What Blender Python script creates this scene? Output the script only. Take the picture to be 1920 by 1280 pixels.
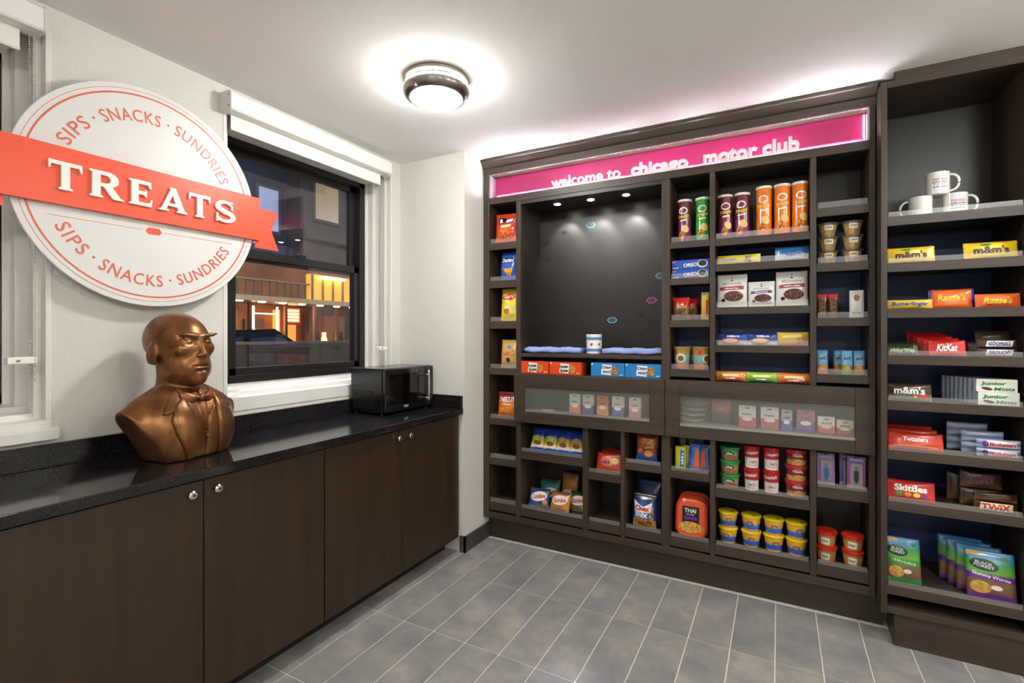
import bpy, bmesh, math, random
import numpy as np
from mathutils import Vector, Matrix
random.seed(7)
scene = bpy.context.scene
for o in list(bpy.data.objects):
    bpy.data.objects.remove(o)
COL = scene.collection

# ---------------------------------------------------------------- camera, world, lights, exposure
cam_d = bpy.data.cameras.new('camera')
cam_d.sensor_width = 36.0
cam_d.lens = 920.6 / 1920 * 36.0
cam_d.shift_y = -13.0 / 1920
cam_d.clip_start = 0.02
cam_d.clip_end = 200
cam = bpy.data.objects.new('camera', cam_d)
COL.objects.link(cam)
cam.location = (0, 0, 1.36)
cam.rotation_euler = (math.radians(90), 0, math.radians(28.5))
scene.camera = cam

w = bpy.data.worlds.new('night')
scene.world = w
w.use_nodes = True
w.node_tree.nodes['Background'].inputs[0].default_value = (0.10, 0.13, 0.24, 1)
w.node_tree.nodes['Background'].inputs[1].default_value = 0.10

scene.view_settings.view_transform = 'Standard'
scene.view_settings.look = 'None'
scene.view_settings.gamma = 1.0
scene.view_settings.use_curve_mapping = False
scene.view_settings.exposure = 1.44

LAMP_STRENGTH = 62.0          # the round ceiling fixtures' diffusers

# ---------------------------------------------------------------- helpers
def lin(c):
    return c / 12.92 if c <= 0.04045 else ((c + 0.055) / 1.055) ** 2.4

def C(h):
    if isinstance(h, str):
        h = h.lstrip('#')
        return tuple(lin(int(h[i:i + 2], 16) / 255) for i in (0, 2, 4)) + (1,)
    return tuple(h) + ((1,) if len(h) == 3 else ())

_mats = {}
def mat(color, rough=0.5, metal=0.0, spec=0.5, emit=0.0, coat=0.0):
    key = ('p', str(color), rough, metal, spec, emit, coat)
    if key in _mats:
        return _mats[key]
    m = bpy.data.materials.new('paint')
    m.use_nodes = True
    b = m.node_tree.nodes['Principled BSDF']
    b.inputs['Base Color'].default_value = C(color)
    b.inputs['Roughness'].default_value = rough
    b.inputs['Metallic'].default_value = metal
    b.inputs['Specular IOR Level'].default_value = spec
    if coat:
        b.inputs['Coat Weight'].default_value = coat
        b.inputs['Coat Roughness'].default_value = 0.12
    if emit:
        b.inputs['Emission Color'].default_value = C(color)
        b.inputs['Emission Strength'].default_value = emit
    _mats[key] = m
    return m

def nodes_of(name):
    m = bpy.data.materials.new(name)
    m.use_nodes = True
    nt = m.node_tree
    return m, nt, nt.nodes['Principled BSDF']

def tex_coord(nt, kind='Object', scale=(1, 1, 1)):
    tc = nt.nodes.new('ShaderNodeTexCoord')
    mp = nt.nodes.new('ShaderNodeMapping')
    mp.inputs['Scale'].default_value = scale
    nt.links.new(tc.outputs[kind], mp.inputs['Vector'])
    return mp.outputs['Vector']

def ramp_node(nt, fac, stops, mode='LINEAR'):
    r = nt.nodes.new('ShaderNodeValToRGB')
    r.color_ramp.interpolation = mode
    el = r.color_ramp.elements
    while len(el) < len(stops):
        el.new(0.5)
    for e, (p, c) in zip(el, stops):
        e.position = p
        e.color = C(c)
    nt.links.new(fac, r.inputs['Fac'])
    return r.outputs['Color']

def noise_mat(key, c1, c2, scale=(10, 10, 10), nscale=1.0, detail=6, rough=0.5, metal=0, bump=0.0, spec=0.5, coat=0.0, lo=0.3, hi=0.7, kind='Object'):
    if key in _mats:
        return _mats[key]
    m, nt, b = nodes_of(key)
    v = tex_coord(nt, kind, scale)
    n = nt.nodes.new('ShaderNodeTexNoise')
    n.inputs['Scale'].default_value = nscale
    n.inputs['Detail'].default_value = detail
    nt.links.new(v, n.inputs['Vector'])
    nt.links.new(ramp_node(nt, n.outputs['Fac'], [(lo, c1), (hi, c2)]), b.inputs['Base Color'])
    b.inputs['Roughness'].default_value = rough
    b.inputs['Metallic'].default_value = metal
    b.inputs['Specular IOR Level'].default_value = spec
    if coat:
        b.inputs['Coat Weight'].default_value = coat
    if bump:
        bp = nt.nodes.new('ShaderNodeBump')
        bp.inputs['Strength'].default_value = bump
        bp.inputs['Distance'].default_value = 0.002
        nt.links.new(n.outputs['Fac'], bp.inputs['Height'])
        nt.links.new(bp.outputs['Normal'], b.inputs['Normal'])
    _mats[key] = m
    return m

def bag_mat(key, stops, axis='Z', rough=0.32, wob=0.06, mode='LINEAR', nsc=3.0):
    """printed foil: colour bands along one axis of the pack with a wavy edge"""
    key = ('bag', key)
    if key in _mats:
        return _mats[key]
    m, nt, b = nodes_of('printed_foil')
    tc = nt.nodes.new('ShaderNodeTexCoord')
    sep = nt.nodes.new('ShaderNodeSeparateXYZ')
    nt.links.new(tc.outputs['Generated'], sep.inputs[0])
    n = nt.nodes.new('ShaderNodeTexNoise')
    n.inputs['Scale'].default_value = nsc
    nt.links.new(tc.outputs['Generated'], n.inputs['Vector'])
    ma = nt.nodes.new('ShaderNodeMath'); ma.operation = 'MULTIPLY_ADD'
    nt.links.new(n.outputs['Fac'], ma.inputs[0])
    ma.inputs[1].default_value = wob * 2
    ma.inputs[2].default_value = -wob
    ad = nt.nodes.new('ShaderNodeMath'); ad.operation = 'ADD'
    nt.links.new(sep.outputs[axis], ad.inputs[0])
    nt.links.new(ma.outputs[0], ad.inputs[1])
    nt.links.new(ramp_node(nt, ad.outputs[0], stops, mode), b.inputs['Base Color'])
    b.inputs['Roughness'].default_value = rough
    b.inputs['Coat Weight'].default_value = 0.3
    b.inputs['Coat Roughness'].default_value = 0.15
    _mats[key] = m
    return m

def food_mat(key, c1, c2, c3=None, scale=60, rough=0.6):
    key = ('food', key)
    if key in _mats:
        return _mats[key]
    m, nt, b = nodes_of('food_print')
    v = tex_coord(nt, 'Object', (1, 1, 1))
    n = nt.nodes.new('ShaderNodeTexVoronoi')
    n.inputs['Scale'].default_value = scale
    nt.links.new(v, n.inputs['Vector'])
    st = [(0.0, c1), (0.45, c2)] + ([(0.8, c3)] if c3 else [])
    nt.links.new(ramp_node(nt, n.outputs['Distance'], st), b.inputs['Base Color'])
    b.inputs['Roughness'].default_value = rough
    _mats[key] = m
    return m

def clear_mat(key, tint, haze, gloss=0.06, rough=0.05):
    """see-through sheet: transparent + a little milky diffuse + a little gloss"""
    key = ('clear', key)
    if key in _mats:
        return _mats[key]
    m = bpy.data.materials.new('clear_sheet')
    m.use_nodes = True
    nt = m.node_tree
    nt.nodes.remove(nt.nodes['Principled BSDF'])
    out = nt.nodes['Material Output']
    tr = nt.nodes.new('ShaderNodeBsdfTransparent')
    di = nt.nodes.new('ShaderNodeBsdfDiffuse'); di.inputs[0].default_value = C(tint)
    gl = nt.nodes.new('ShaderNodeBsdfGlossy'); gl.inputs['Roughness'].default_value = rough
    m1 = nt.nodes.new('ShaderNodeMixShader'); m1.inputs[0].default_value = haze
    nt.links.new(tr.outputs[0], m1.inputs[1]); nt.links.new(di.outputs[0], m1.inputs[2])
    m2 = nt.nodes.new('ShaderNodeMixShader')
    if gloss < 0:
        fr = nt.nodes.new('ShaderNodeFresnel')
        ge = nt.nodes.new('ShaderNodeNewGeometry')
        mr = nt.nodes.new('ShaderNodeMapRange')
        mr.inputs['To Min'].default_value = 1.5; mr.inputs['To Max'].default_value = 1 / 1.5   # same ratio on both faces of the pane
        nt.links.new(ge.outputs['Backfacing'], mr.inputs['Value']); nt.links.new(mr.outputs[0], fr.inputs[0])
        nt.links.new(fr.outputs[0], m2.inputs[0])
    else:
        m2.inputs[0].default_value = gloss
    nt.links.new(m1.outputs[0], m2.inputs[1]); nt.links.new(gl.outputs[0], m2.inputs[2])
    nt.links.new(m2.outputs[0], out.inputs[0])
    _mats[key] = m
    return m

def mesh_obj(name, verts, faces, m, parent=None, smooth=False):
    me = bpy.data.meshes.new(name)
    me.from_pydata([tuple(v) for v in verts], [], [tuple(f) for f in faces])
    me.materials.append(m)
    if smooth:
        for p in me.polygons:
            p.use_smooth = True
    o = bpy.data.objects.new(name, me)
    COL.objects.link(o)
    if parent is not None:
        o.parent = parent
    return o

def bm_obj(name, bm, m, parent=None, smooth=False):
    bmesh.ops.recalc_face_normals(bm, faces=bm.faces)
    me = bpy.data.meshes.new(name)
    bm.to_mesh(me); bm.free()
    me.materials.append(m)
    if smooth:
        for p in me.polygons:
            p.use_smooth = True
    o = bpy.data.objects.new(name, me)
    COL.objects.link(o)
    if parent is not None:
        o.parent = parent
    return o

def bx(bm, x0, x1, y0, y1, z0, z1, bevel=0.0):
    ret = bmesh.ops.create_cube(bm, size=1.0)
    vs = ret['verts']
    for v in vs:
        v.co.x = x0 + (v.co.x + 0.5) * (x1 - x0)
        v.co.y = y0 + (v.co.y + 0.5) * (y1 - y0)
        v.co.z = z0 + (v.co.z + 0.5) * (z1 - z0)
    if bevel:
        es = list({e for v in vs for e in v.link_edges})
        bmesh.ops.bevel(bm, geom=es, offset=bevel, segments=2, affect='EDGES', profile=0.5)

def box(name, x0, x1, y0, y1, z0, z1, m, parent=None, bevel=0.0, org=None):
    """a box given in world coordinates; parented boxes are stored relative to the parent's base"""
    bm = bmesh.new()
    ox, oy, oz = (parent.location if (parent is not None and org is None) else (org or (0, 0, 0)))
    bx(bm, x0 - ox, x1 - ox, y0 - oy, y1 - oy, z0 - oz, z1 - oz, bevel)
    return bm_obj(name, bm, m, parent)

def boxes(name, lst, m, parent=None, bevel=0.0, org=None):
    bm = bmesh.new()
    ox, oy, oz = (parent.location if (parent is not None and org is None) else (org or (0, 0, 0)))
    for (x0, x1, y0, y1, z0, z1) in lst:
        bx(bm, x0 - ox, x1 - ox, y0 - oy, y1 - oy, z0 - oz, z1 - oz, bevel)
    return bm_obj(name, bm, m, parent)

def prism(name, prof, axis, a0, a1, m, parent=None, org=(0, 0, 0), smooth=False):
    """extrude a closed 2D outline along an axis. prof pairs are the two other axes in xyz order"""
    n = len(prof)
    vs = []
    for a in (a0, a1):
        for (p, q) in prof:
            v = {'x': (a, p, q), 'y': (p, a, q), 'z': (p, q, a)}[axis]
            vs.append((v[0] - org[0], v[1] - org[1], v[2] - org[2]))
    fs = [tuple(range(n)), tuple(range(2 * n - 1, n - 1, -1))]
    for i in range(n):
        j = (i + 1) % n
        fs.append((i, j, n + j, n + i))
    bm = bmesh.new()
    bv = [bm.verts.new(v) for v in vs]
    for f in fs:
        bm.faces.new([bv[i] for i in f])
    return bm_obj(name, bm, m, parent, smooth)

def lathe_geo(prof, seg=32):
    vs, fs = [], []
    for (r, z) in prof:
        for i in range(seg):
            a = 2 * math.pi * i / seg
            vs.append((r * math.cos(a), r * math.sin(a), z))
    for k in range(len(prof) - 1):
        for i in range(seg):
            j = (i + 1) % seg
            fs.append((k * seg + i, k * seg + j, (k + 1) * seg + j, (k + 1) * seg + i))
    if prof[0][0] > 1e-6:
        fs.append(tuple(range(seg - 1, -1, -1)))
    if prof[-1][0] > 1e-6:
        b = (len(prof) - 1) * seg
        fs.append(tuple(range(b, b + seg)))
    return vs, fs

def lathe(name, prof, m, parent=None, seg=32, smooth=True, loc=(0, 0, 0), rot=None):
    vs, fs = lathe_geo(prof, seg)
    o = mesh_obj(name, vs, fs, m, parent, smooth)
    if smooth:
        o.data.set_sharp_from_angle(angle=math.radians(40))
    o.location = loc
    if rot:
        o.rotation_euler = rot
    return o

def tube(name, pts, r, m, parent=None, seg=8, closed=False):
    pts = [Vector(p) for p in pts]
    n = len(pts)
    vs, fs = [], []
    up = Vector((0, 0, 1))
    for i, p in enumerate(pts):
        if closed:
            t = pts[(i + 1) % n] - pts[i - 1]
        else:
            t = pts[min(i + 1, n - 1)] - pts[max(i - 1, 0)]
        t.normalize()
        a = t.cross(up)
        if a.length < 1e-4:
            a = t.cross(Vector((1, 0, 0)))
        a.normalize()
        b = a.cross(t)
        rr = r[i] if isinstance(r, (list, tuple)) else r
        for k in range(seg):
            an = 2 * math.pi * k / seg
            vs.append(p + a * (rr * math.cos(an)) + b * (rr * math.sin(an)))
    m_ = n if closed else n - 1
    for i in range(m_):
        for k in range(seg):
            j = (i + 1) % n
            fs.append((i * seg + k, i * seg + (k + 1) % seg, j * seg + (k + 1) % seg, j * seg + k))
    if not closed:
        fs.append(tuple(range(seg - 1, -1, -1)))
        fs.append(tuple(range((n - 1) * seg, n * seg)))
    return mesh_obj(name, vs, fs, m, parent, True)

def tag(o, label=None, cat=None, group=None, kind=None):
    if label: o['label'] = label
    if cat: o['category'] = cat
    if group: o['group'] = group
    if kind: o['kind'] = kind
    return o

def thing(name, label, cat, loc=(0, 0, 0), rotz=0.0, group=None, tilt=0.0):
    o = bpy.data.objects.new(name, None)
    o.empty_display_size = 0.05
    COL.objects.link(o)
    o.location = loc
    o.rotation_euler = (tilt, 0, rotz)
    return tag(o, label, cat, group)

def struct(o):
    o['kind'] = 'structure'
    return o

# ---- lettering: font outlines turned into meshes and laid on a surface
_txt = {}
def text_geo(s, bold=0.0, spacing=1.0):
    key = (s, bold, spacing)
    if key in _txt:
        return _txt[key]
    cu = bpy.data.curves.new('glyphs', 'FONT')
    cu.body = s
    cu.size = 1.0
    cu.offset = bold
    cu.resolution_u = 3
    cu.space_character = spacing
    cu.align_x = 'LEFT'
    ob = bpy.data.objects.new('glyphs', cu)
    me = bpy.data.meshes.new_from_object(ob)
    bm = bmesh.new(); bm.from_mesh(me)
    bmesh.ops.triangulate(bm, faces=bm.faces)
    bmesh.ops.remove_doubles(bm, verts=bm.verts, dist=1e-4)
    vs = [(v.co.x, v.co.y) for v in bm.verts]
    bm.verts.index_update()
    fs = [tuple(v.index for v in f.verts) for f in bm.faces]
    bm.free()
    bpy.data.objects.remove(ob); bpy.data.meshes.remove(me); bpy.data.curves.remove(cu)
    xs = [v[0] for v in vs] or [0, 1]; ys = [v[1] for v in vs] or [0, 1]
    _txt[key] = (vs, fs, min(xs), max(xs), min(ys), max(ys))
    return _txt[key]

def split_long(vs, fs, maxlen):
    bm = bmesh.new()
    bv = [bm.verts.new((x, y, 0)) for x, y in vs]
    for f in fs:
        try:
            bm.faces.new([bv[i] for i in f])
        except ValueError:
            pass
    for _ in range(4):
        es = [e for e in bm.edges if e.calc_length() > maxlen]
        if not es:
            break
        bmesh.ops.subdivide_edges(bm, edges=es, cuts=1)
        bmesh.ops.triangulate(bm, faces=[f for f in bm.faces if len(f.verts) > 3])
    bm.verts.index_update()
    vs = [(v.co.x, v.co.y) for v in bm.verts]
    fs = [tuple(v.index for v in f.verts) for f in bm.faces]
    bm.free()
    return vs, fs

def text(root, S, s, u, v, width, height, m, bold=0.02, k=2, rot=0.0, slant=0.0, name='lettering', seg=0.012, arch=0.0):
    """lay a word on surface S(u, v, off): centred at u, v and fitted to width x height"""
    vs, fs, x0, x1, y0, y1 = text_geo(s, bold)
    sx, sy = width / (x1 - x0), height / (y1 - y0)
    cx, cy = (x0 + x1) / 2, (y0 + y1) / 2
    pts = []
    for x, y in vs:
        a, b = (x - cx) * sx, (y - cy) * sy
        a += slant * b
        b += arch * (1 - (2 * a / width) ** 2) * height
        if rot:
            a, b = a * math.cos(rot) - b * math.sin(rot), a * math.sin(rot) + b * math.cos(rot)
        pts.append((u + a, v + b))
    if seg:
        pts, fs = split_long(pts, fs, seg)
    return mesh_obj(name, [S(a, b, 0.0007 * k) for a, b in pts], fs, m, root)

def patch(root, S, pts, m, k=1, name='print', seg=0.012):
    """a flat printed shape (outline in u, v) laid on a surface"""
    bm = bmesh.new()
    f = bm.faces.new([bm.verts.new((a, b, 0)) for a, b in pts])
    bmesh.ops.triangulate(bm, faces=[f])
    bm.verts.index_update()
    vs = [(v.co.x, v.co.y) for v in bm.verts]
    fs = [tuple(v.index for v in f.verts) for f in bm.faces]
    bm.free()
    vs, fs = split_long(vs, fs, seg)
    return mesh_obj(name, [S(a, b, 0.0007 * k) for a, b in vs], fs, m, root)

def marks(root, S, u, v, width, height, m, n=6, k=2, rot=0.0, name='fine_print'):
    """print too small to read: a row of short upright strokes of uneven height"""
    rnd = random.Random(int(abs(u * 9173 + v * 7919 + width * 1e5)))
    vs, fs = [], []
    stp = width / n
    for i in range(n):
        a0 = -width / 2 + stp * i + stp * 0.10
        a1 = a0 + stp * rnd.uniform(0.45, 0.80)
        h0, h1 = -height / 2, height * rnd.uniform(0.1, 0.5)
        q = [(a0, h0), (a1, h0), (a1, h1), (a0, h1)]
        q = [(x * math.cos(rot) - y * math.sin(rot), x * math.sin(rot) + y * math.cos(rot)) for x, y in q]
        b0 = len(vs)
        vs += [S(u + x, v + y, 0.0007 * k) for x, y in q]
        fs.append((b0, b0 + 1, b0 + 2, b0 + 3))
    return mesh_obj(name, vs, fs, m, root)

def rect_pts(u0, u1, v0, v1):
    return [(u0, v0), (u1, v0), (u1, v1), (u0, v1)]

def ell_pts(u, v, ru, rv, n=18, rot=0.0):
    out = []
    for i in range(n):
        a = 2 * math.pi * i / n
        p, q = ru * math.cos(a), rv * math.sin(a)
        out.append((u + p * math.cos(rot) - q * math.sin(rot), v + p * math.sin(rot) + q * math.cos(rot)))
    return out

# ---------------------------------------------------------------- shared materials
WOOD = noise_mat('wood_v', '#32261d', '#46382d', (28, 28, 1.6), 1.0, 8, 0.42, bump=0.06, lo=0.25, hi=0.75)
WOODH = noise_mat('wood_h', '#33271e', '#47392e', (1.6, 28, 28), 1.0, 8, 0.42, bump=0.06, lo=0.25, hi=0.75)
WOODC = noise_mat('wood_counter', '#291a0d', '#3a2713', (22, 22, 1.2), 1.0, 8, 0.42, bump=0.05, lo=0.25, hi=0.75)
DARKIN = noise_mat('dark_laminate', '#221d1a', '#302924', (2, 2, 10), 1.0, 5, 0.4, lo=0.3, hi=0.7)
NICHE = noise_mat('niche_laminate', '#14110f', '#1e1a17', (2, 2, 10), 1.0, 5, 0.38, lo=0.3, hi=0.7)
NAVY = mat('#2a3c72', 0.45)
WALL = noise_mat('wall_paper', '#cfcac2', '#dad6cf', (160, 160, 300), 1.0, 3, 0.85, bump=0.25, spec=0.2)
PAINT = mat('#dedad4', 0.45)
CEIL = mat('#edebe9', 0.9, spec=0.2)
LIP = clear_mat('lip', '#d9d6d0', 0.10, 0.04, 0.30)
PANE = clear_mat('pane', '#cfccc4', 0.09, 0.05, 0.15)
CHROME = mat('#d8d6d2', 0.18, 1.0)
STEEL = noise_mat('nickel', '#8d8780', '#a39d95', (4, 4, 60), 1.0, 2, 0.28, 1.0)
BLACKP = mat('#0c0b0b', 0.22, coat=0.4)
WHITE = mat('#f2efe9', 0.35)
# ---------------------------------------------------------------- room shell
XW, YB, HC = -2.245, 3.09, 2.508
XR, YN = 2.3, -2.3
def wall_mesh(name, rects, x0, x1, m):
    return struct(boxes(name, [(x0, x1, a, b, c, d) for a, b, c, d in rects], m))
W1 = (-0.40, 0.745, 1.0, 2.42)         # window openings (y0, y1, z0, z1)
W2 = (1.35, 2.473, 1.0, 2.42)
wall_left = wall_mesh('wall_left', [
    (YN, YB + 0.1, 2.42, HC), (YN, YB + 0.1, 0.0, 1.0), (YN, W1[0], 1.0, 2.42), (W1[1], W2[0], 1.0, 2.42), (W2[1], YB + 0.1, 1.0, 2.42)],
    XW - 0.30, XW, WALL)
struct(boxes('wall_back', [(XW, XR, YB, YB + 0.12, 0, HC)], WALL))
struct(boxes('wall_corner', [(XW, -1.725, 2.555, YB, 0.0, HC)], WALL))
struct(boxes('wall_right', [(XR, XR + 0.1, YN, YB + 0.1, 0, HC)], WALL))
struct(boxes('wall_rear', [(XW, XR, YN - 0.1, YN, 0, HC)], WALL))
struct(boxes('ceiling', [(XW - 0.3, XR + 0.1, YN - 0.1, YB + 0.12, HC, HC + 0.1)], CEIL))
# dark tile baseboard round the corner column
BASE = noise_mat('base_tile', '#3c3936', '#4b4743', (6, 6, 6), 1.0, 6, 0.45)
bb = struct(boxes('baseboard_corner', [(-1.755, -1.713, 2.543, 2.555, 0.0, 0.1), (-1.725, -1.713, 2.543, 2.845, 0.0, 0.1)], BASE))

# floor: one grout slab with separate tiles on it
m, nt, b = nodes_of('tile_stone')
v = tex_coord(nt, 'Object', (1, 1, 1))
oi = nt.nodes.new('ShaderNodeObjectInfo')
va = nt.nodes.new('ShaderNodeVectorMath'); va.operation = 'MULTIPLY_ADD'
nt.links.new(oi.outputs['Random'], va.inputs[0]); va.inputs[1].default_value = (37, 19, 7); nt.links.new(v, va.inputs[2])
n1 = nt.nodes.new('ShaderNodeTexNoise'); n1.inputs['Scale'].default_value = 5.5; n1.inputs['Detail'].default_value = 9; n1.inputs['Roughness'].default_value = 0.62
nt.links.new(va.outputs[0], n1.inputs['Vector'])
nt.links.new(ramp_node(nt, n1.outputs['Fac'], [(0.28, '#737276'), (0.5, '#8a8685'), (0.72, '#a59d93')]), b.inputs['Base Color'])
b.inputs['Roughness'].default_value = 0.42
bp = nt.nodes.new('ShaderNodeBump'); bp.inputs['Strength'].default_value = 0.08; bp.inputs['Distance'].default_value = 0.003
nt.links.new(n1.outputs['Fac'], bp.inputs['Height']); nt.links.new(bp.outputs['Normal'], b.inputs['Normal'])
TILE = m
GROUT = noise_mat('grout', '#d6d0c6', '#e2dcd2', (60, 60, 60), 1.0, 4, 0.85)
floor = struct(boxes('floor', [(XW - 0.3, XR + 0.1, YN - 0.1, YB + 0.12, -0.12, -0.0025)], GROUT))
TW, TL = 0.1722, 0.508
bm = bmesh.new()
bx(bm, -TW / 2 + 0.0025, TW / 2 - 0.0025, -TL / 2 + 0.0025, TL / 2 - 0.0025, -0.008, 0.0, 0.0005)
tproto = bm_obj('tile', bm, TILE, floor)
first = True
for i in range(-1, 22):
    for j in range(-5, 2):
        cx = -1.735 + TW * (i + 0.5)
        cy = 2.316 + TL * (j + 0.5)
        if cy + TL / 2 > YB:
            continue
        if first:
            o = tproto; first = False
        else:
            o = tproto.copy(); COL.objects.link(o); o.parent = floor
        o.location = (cx, cy, 0)

# ---------------------------------------------------------------- windows
FR = mat('#171412', 0.35, coat=0.2)
GLASS = clear_mat('glass', '#8a8f98', 0.02, -1, 0.0)
def window(name, y0, y1):
    z0, z1 = 1.0, 2.42
    org = (XW - 0.17, (y0 + y1) / 2, z0)
    r = bpy.data.objects.new(name, None); COL.objects.link(r); r.location = org; struct(r)
    J = 0.083
    # painted jambs with stepped stops, head and sloping sill
    for s, nm in ((0, 'jamb'), (1, 'jamb')):
        a = y0 if s == 0 else y1
        d = 1 if s == 0 else -1
        lst = []
        for (x0, x1, t) in ((-2.275, XW + 0.003, 0.018), (-2.315, -2.275, 0.040), (-2.36, -2.315, 0.030), (-2.40, -2.36, 0.062), (-2.545, -2.40, J)):
            ya, yb = sorted((a, a + d * t))
            lst.append((x0, x1, ya, yb, z0, z1))
        boxes(nm, lst, PAINT, r, 0.002)
    box('head_board', -2.545, XW - 0.02, y0 + J, y1 - J, z1 - 0.07, z1, PAINT, r)
    prism('sill_board', [(-2.545, z0), (XW + 0.004, z0), (XW + 0.004, 1.062), (-2.275, 1.066), (-2.285, 1.085), (-2.33, 1.09), (-2.345, 1.108), (-2.545, 1.125)], 'y', y0 + 0.0, y1 - 0.0, PAINT, r, org)
    ya, yb = y0 + J, y1 - J
    zt, zb, zm = z1 - 0.07, 1.118, 1.775
    # outer black frame
    boxes('frame', [(-2.50, -2.405, ya, ya + 0.045, zb, zt), (-2.50, -2.405, yb - 0.045, yb, zb, zt), (-2.50, -2.405, ya, yb, zb, zb + 0.035), (-2.50, -2.405, ya, yb, zt - 0.03, zt)], FR, r, 0.002)
    def sash(nm, x0, x1, za, zc):
        s_ = boxes(nm, [(x0, x1, ya + 0.045, ya + 0.085, za, zc), (x0, x1, yb - 0.085, yb - 0.045, za, zc), (x0, x1, ya + 0.045, yb - 0.045, za, za + 0.042), (x0, x1, ya + 0.045, yb - 0.045, zc - 0.042, zc)], FR, r, 0.002)
        box('glass_pane', x0 + 0.012, x0 + 0.016, ya + 0.08, yb - 0.08, za + 0.04, zc - 0.04, GLASS, s_, org=org)
        return s_
    sash('upper_sash', -2.485, -2.452, zm - 0.03, zt - 0.02)
    lo = sash('lower_sash', -2.45, -2.415, zb + 0.03, zm + 0.025)
    box('latch', -2.44, -2.415, (ya + yb) / 2 - 0.03, (ya + yb) / 2 + 0.03, zm + 0.025, zm + 0.045, FR, lo, 0.004, org=org)
    return r
window('window_1', *W1[:2])
window('window_2', *W2[:2])
sl = struct(box('trim_1', XW - 0.02, -2.212, W1[0] - 0.02, 0.757, 0.995, 1.036, PAINT, None, 0.004))

# roller blinds: cassette, end cap with screws, fabric, bead chain and its clip
def blind(y0, y1, label, chain_y, chain_end):
    org = (XW, (y0 + y1) / 2, 2.36)
    r = thing('roller_blind', label, 'blind', org)
    prism('cassette', [(XW + 0.001, 2.378), (-2.172, 2.378), (-2.166, 2.384), (-2.166, 2.452), (-2.175, 2.462), (XW + 0.001, 2.462)], 'y', y0, y1, mat('#e8e5e1', 0.4), r, org)
    for yy, d in ((y0, -1), (y1, 1)):
        e = prism('end_cap', [(XW + 0.001, 2.374), (-2.168, 2.374), (-2.163, 2.380), (-2.163, 2.455), (-2.173, 2.465), (XW + 0.001, 2.465)], 'y', yy, yy + d * 0.006, mat('#d6d3cf', 0.4), r, org)
        for zz in (2.395, 2.445):
            lathe('screw', [(0.0, 0.002), (0.004, 0.001), (0.004, -0.002)], STEEL, e, 10, loc=(-2.18 - org[0], yy + d * 0.007 - org[1], zz - org[2]), rot=(math.radians(90) * d, 0, 0))
    box('fabric', -2.226, -2.222, y0 + 0.03, y1 - 0.045, 2.314, 2.40, mat('#e6e3dc', 0.8), r)
    lathe('roller', [(0.0, 0), (0.022, 0), (0.022, y1 - y0 - 0.06), (0, y1 - y0 - 0.06)], mat('#cfccc6', 0.5), r, 16, loc=(-2.205 - org[0], y1 - 0.03 - org[1], 2.405 - org[2]), rot=(math.radians(90), 0, 0))
    box('hem_bar', -2.229, -2.219, y0 + 0.03, y1 - 0.045, 2.306, 2.3135, mat('#d6d3cc', 0.5), r)
    # bead chain: two falls joined at the bottom
    bm = bmesh.new()
    zz = 2.37
    pts = []
    while zz > chain_end:
        pts += [(-2.214, chain_y, zz), (-2.206, chain_y + 0.012, zz)]
        zz -= 0.0085
    pts += [(-2.211, chain_y + 0.003, zz), (-2.209, chain_y + 0.008, zz - 0.003)]
    for p in pts:
        bmesh.ops.create_icosphere(bm, subdivisions=1, radius=0.0029, matrix=Matrix.Translation(Vector(p) - Vector(org)))
    c = bm_obj('bead_chain', bm, mat('#b9b4aa', 0.35), r); c['kind'] = 'stuff'
    g = boxes('chain_clip', [(-2.242, -2.205, chain_y - 0.055, chain_y + 0.018, 1.262, 1.285)], mat('#efece6', 0.4), r, 0.003)
    lathe('screw', [(0.0, 0.002), (0.005, 0.001), (0.005, -0.002)], STEEL, g, 10, loc=(-2.204 - org[0], chain_y - 0.03 - org[1], 1.274 - org[2]), rot=(0, math.radians(90), 0))
    return r
blind(-0.38, 0.700, 'white roller blind pulled up over the partly seen left window', 0.676, 1.205)
blind(1.343, 2.385, 'white roller blind pulled up over the window beside the bow-tied bust', 2.372, 1.18)

# ---------------------------------------------------------------- counter run under the windows
m, nt, b = nodes_of('granite')
v = tex_coord(nt, 'Object', (1, 1, 1))
vo = nt.nodes.new('ShaderNodeTexVoronoi'); vo.inputs['Scale'].default_value = 420; nt.links.new(v, vo.inputs['Vector'])
no = nt.nodes.new('ShaderNodeTexNoise'); no.inputs['Scale'].default_value = 160; no.inputs['Detail'].default_value = 4; nt.links.new(v, no.inputs['Vector'])
mu = nt.nodes.new('ShaderNodeMath'); mu.operation = 'MULTIPLY'
nt.links.new(vo.outputs['Color'], mu.inputs[0]); nt.links.new(no.outputs['Fac'], mu.inputs[1])
nt.links.new(ramp_node(nt, mu.outputs[0], [(0.22, '#171516'), (0.45, '#262324'), (0.62, '#4a4644')]), b.inputs['Base Color'])
b.inputs['Roughness'].default_value = 0.10
GRAN = m
ct = thing('countertop', 'long speckled black granite countertop with backsplash under the windows', 'countertop', (-1.98, 1.0, 0.862))
box('slab', XW + 0.001, -1.732, -0.6, 2.553, 0.864, 0.90, GRAN, ct, 0.003)
box('backsplash', XW + 0.001, -2.222, -0.6, 2.553, 0.9005, 0.980, GRAN, ct, 0.002)
box('end_splash', -2.221, -1.735, 2.532, 2.5535, 0.9005, 0.978, GRAN, ct, 0.002)

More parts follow.
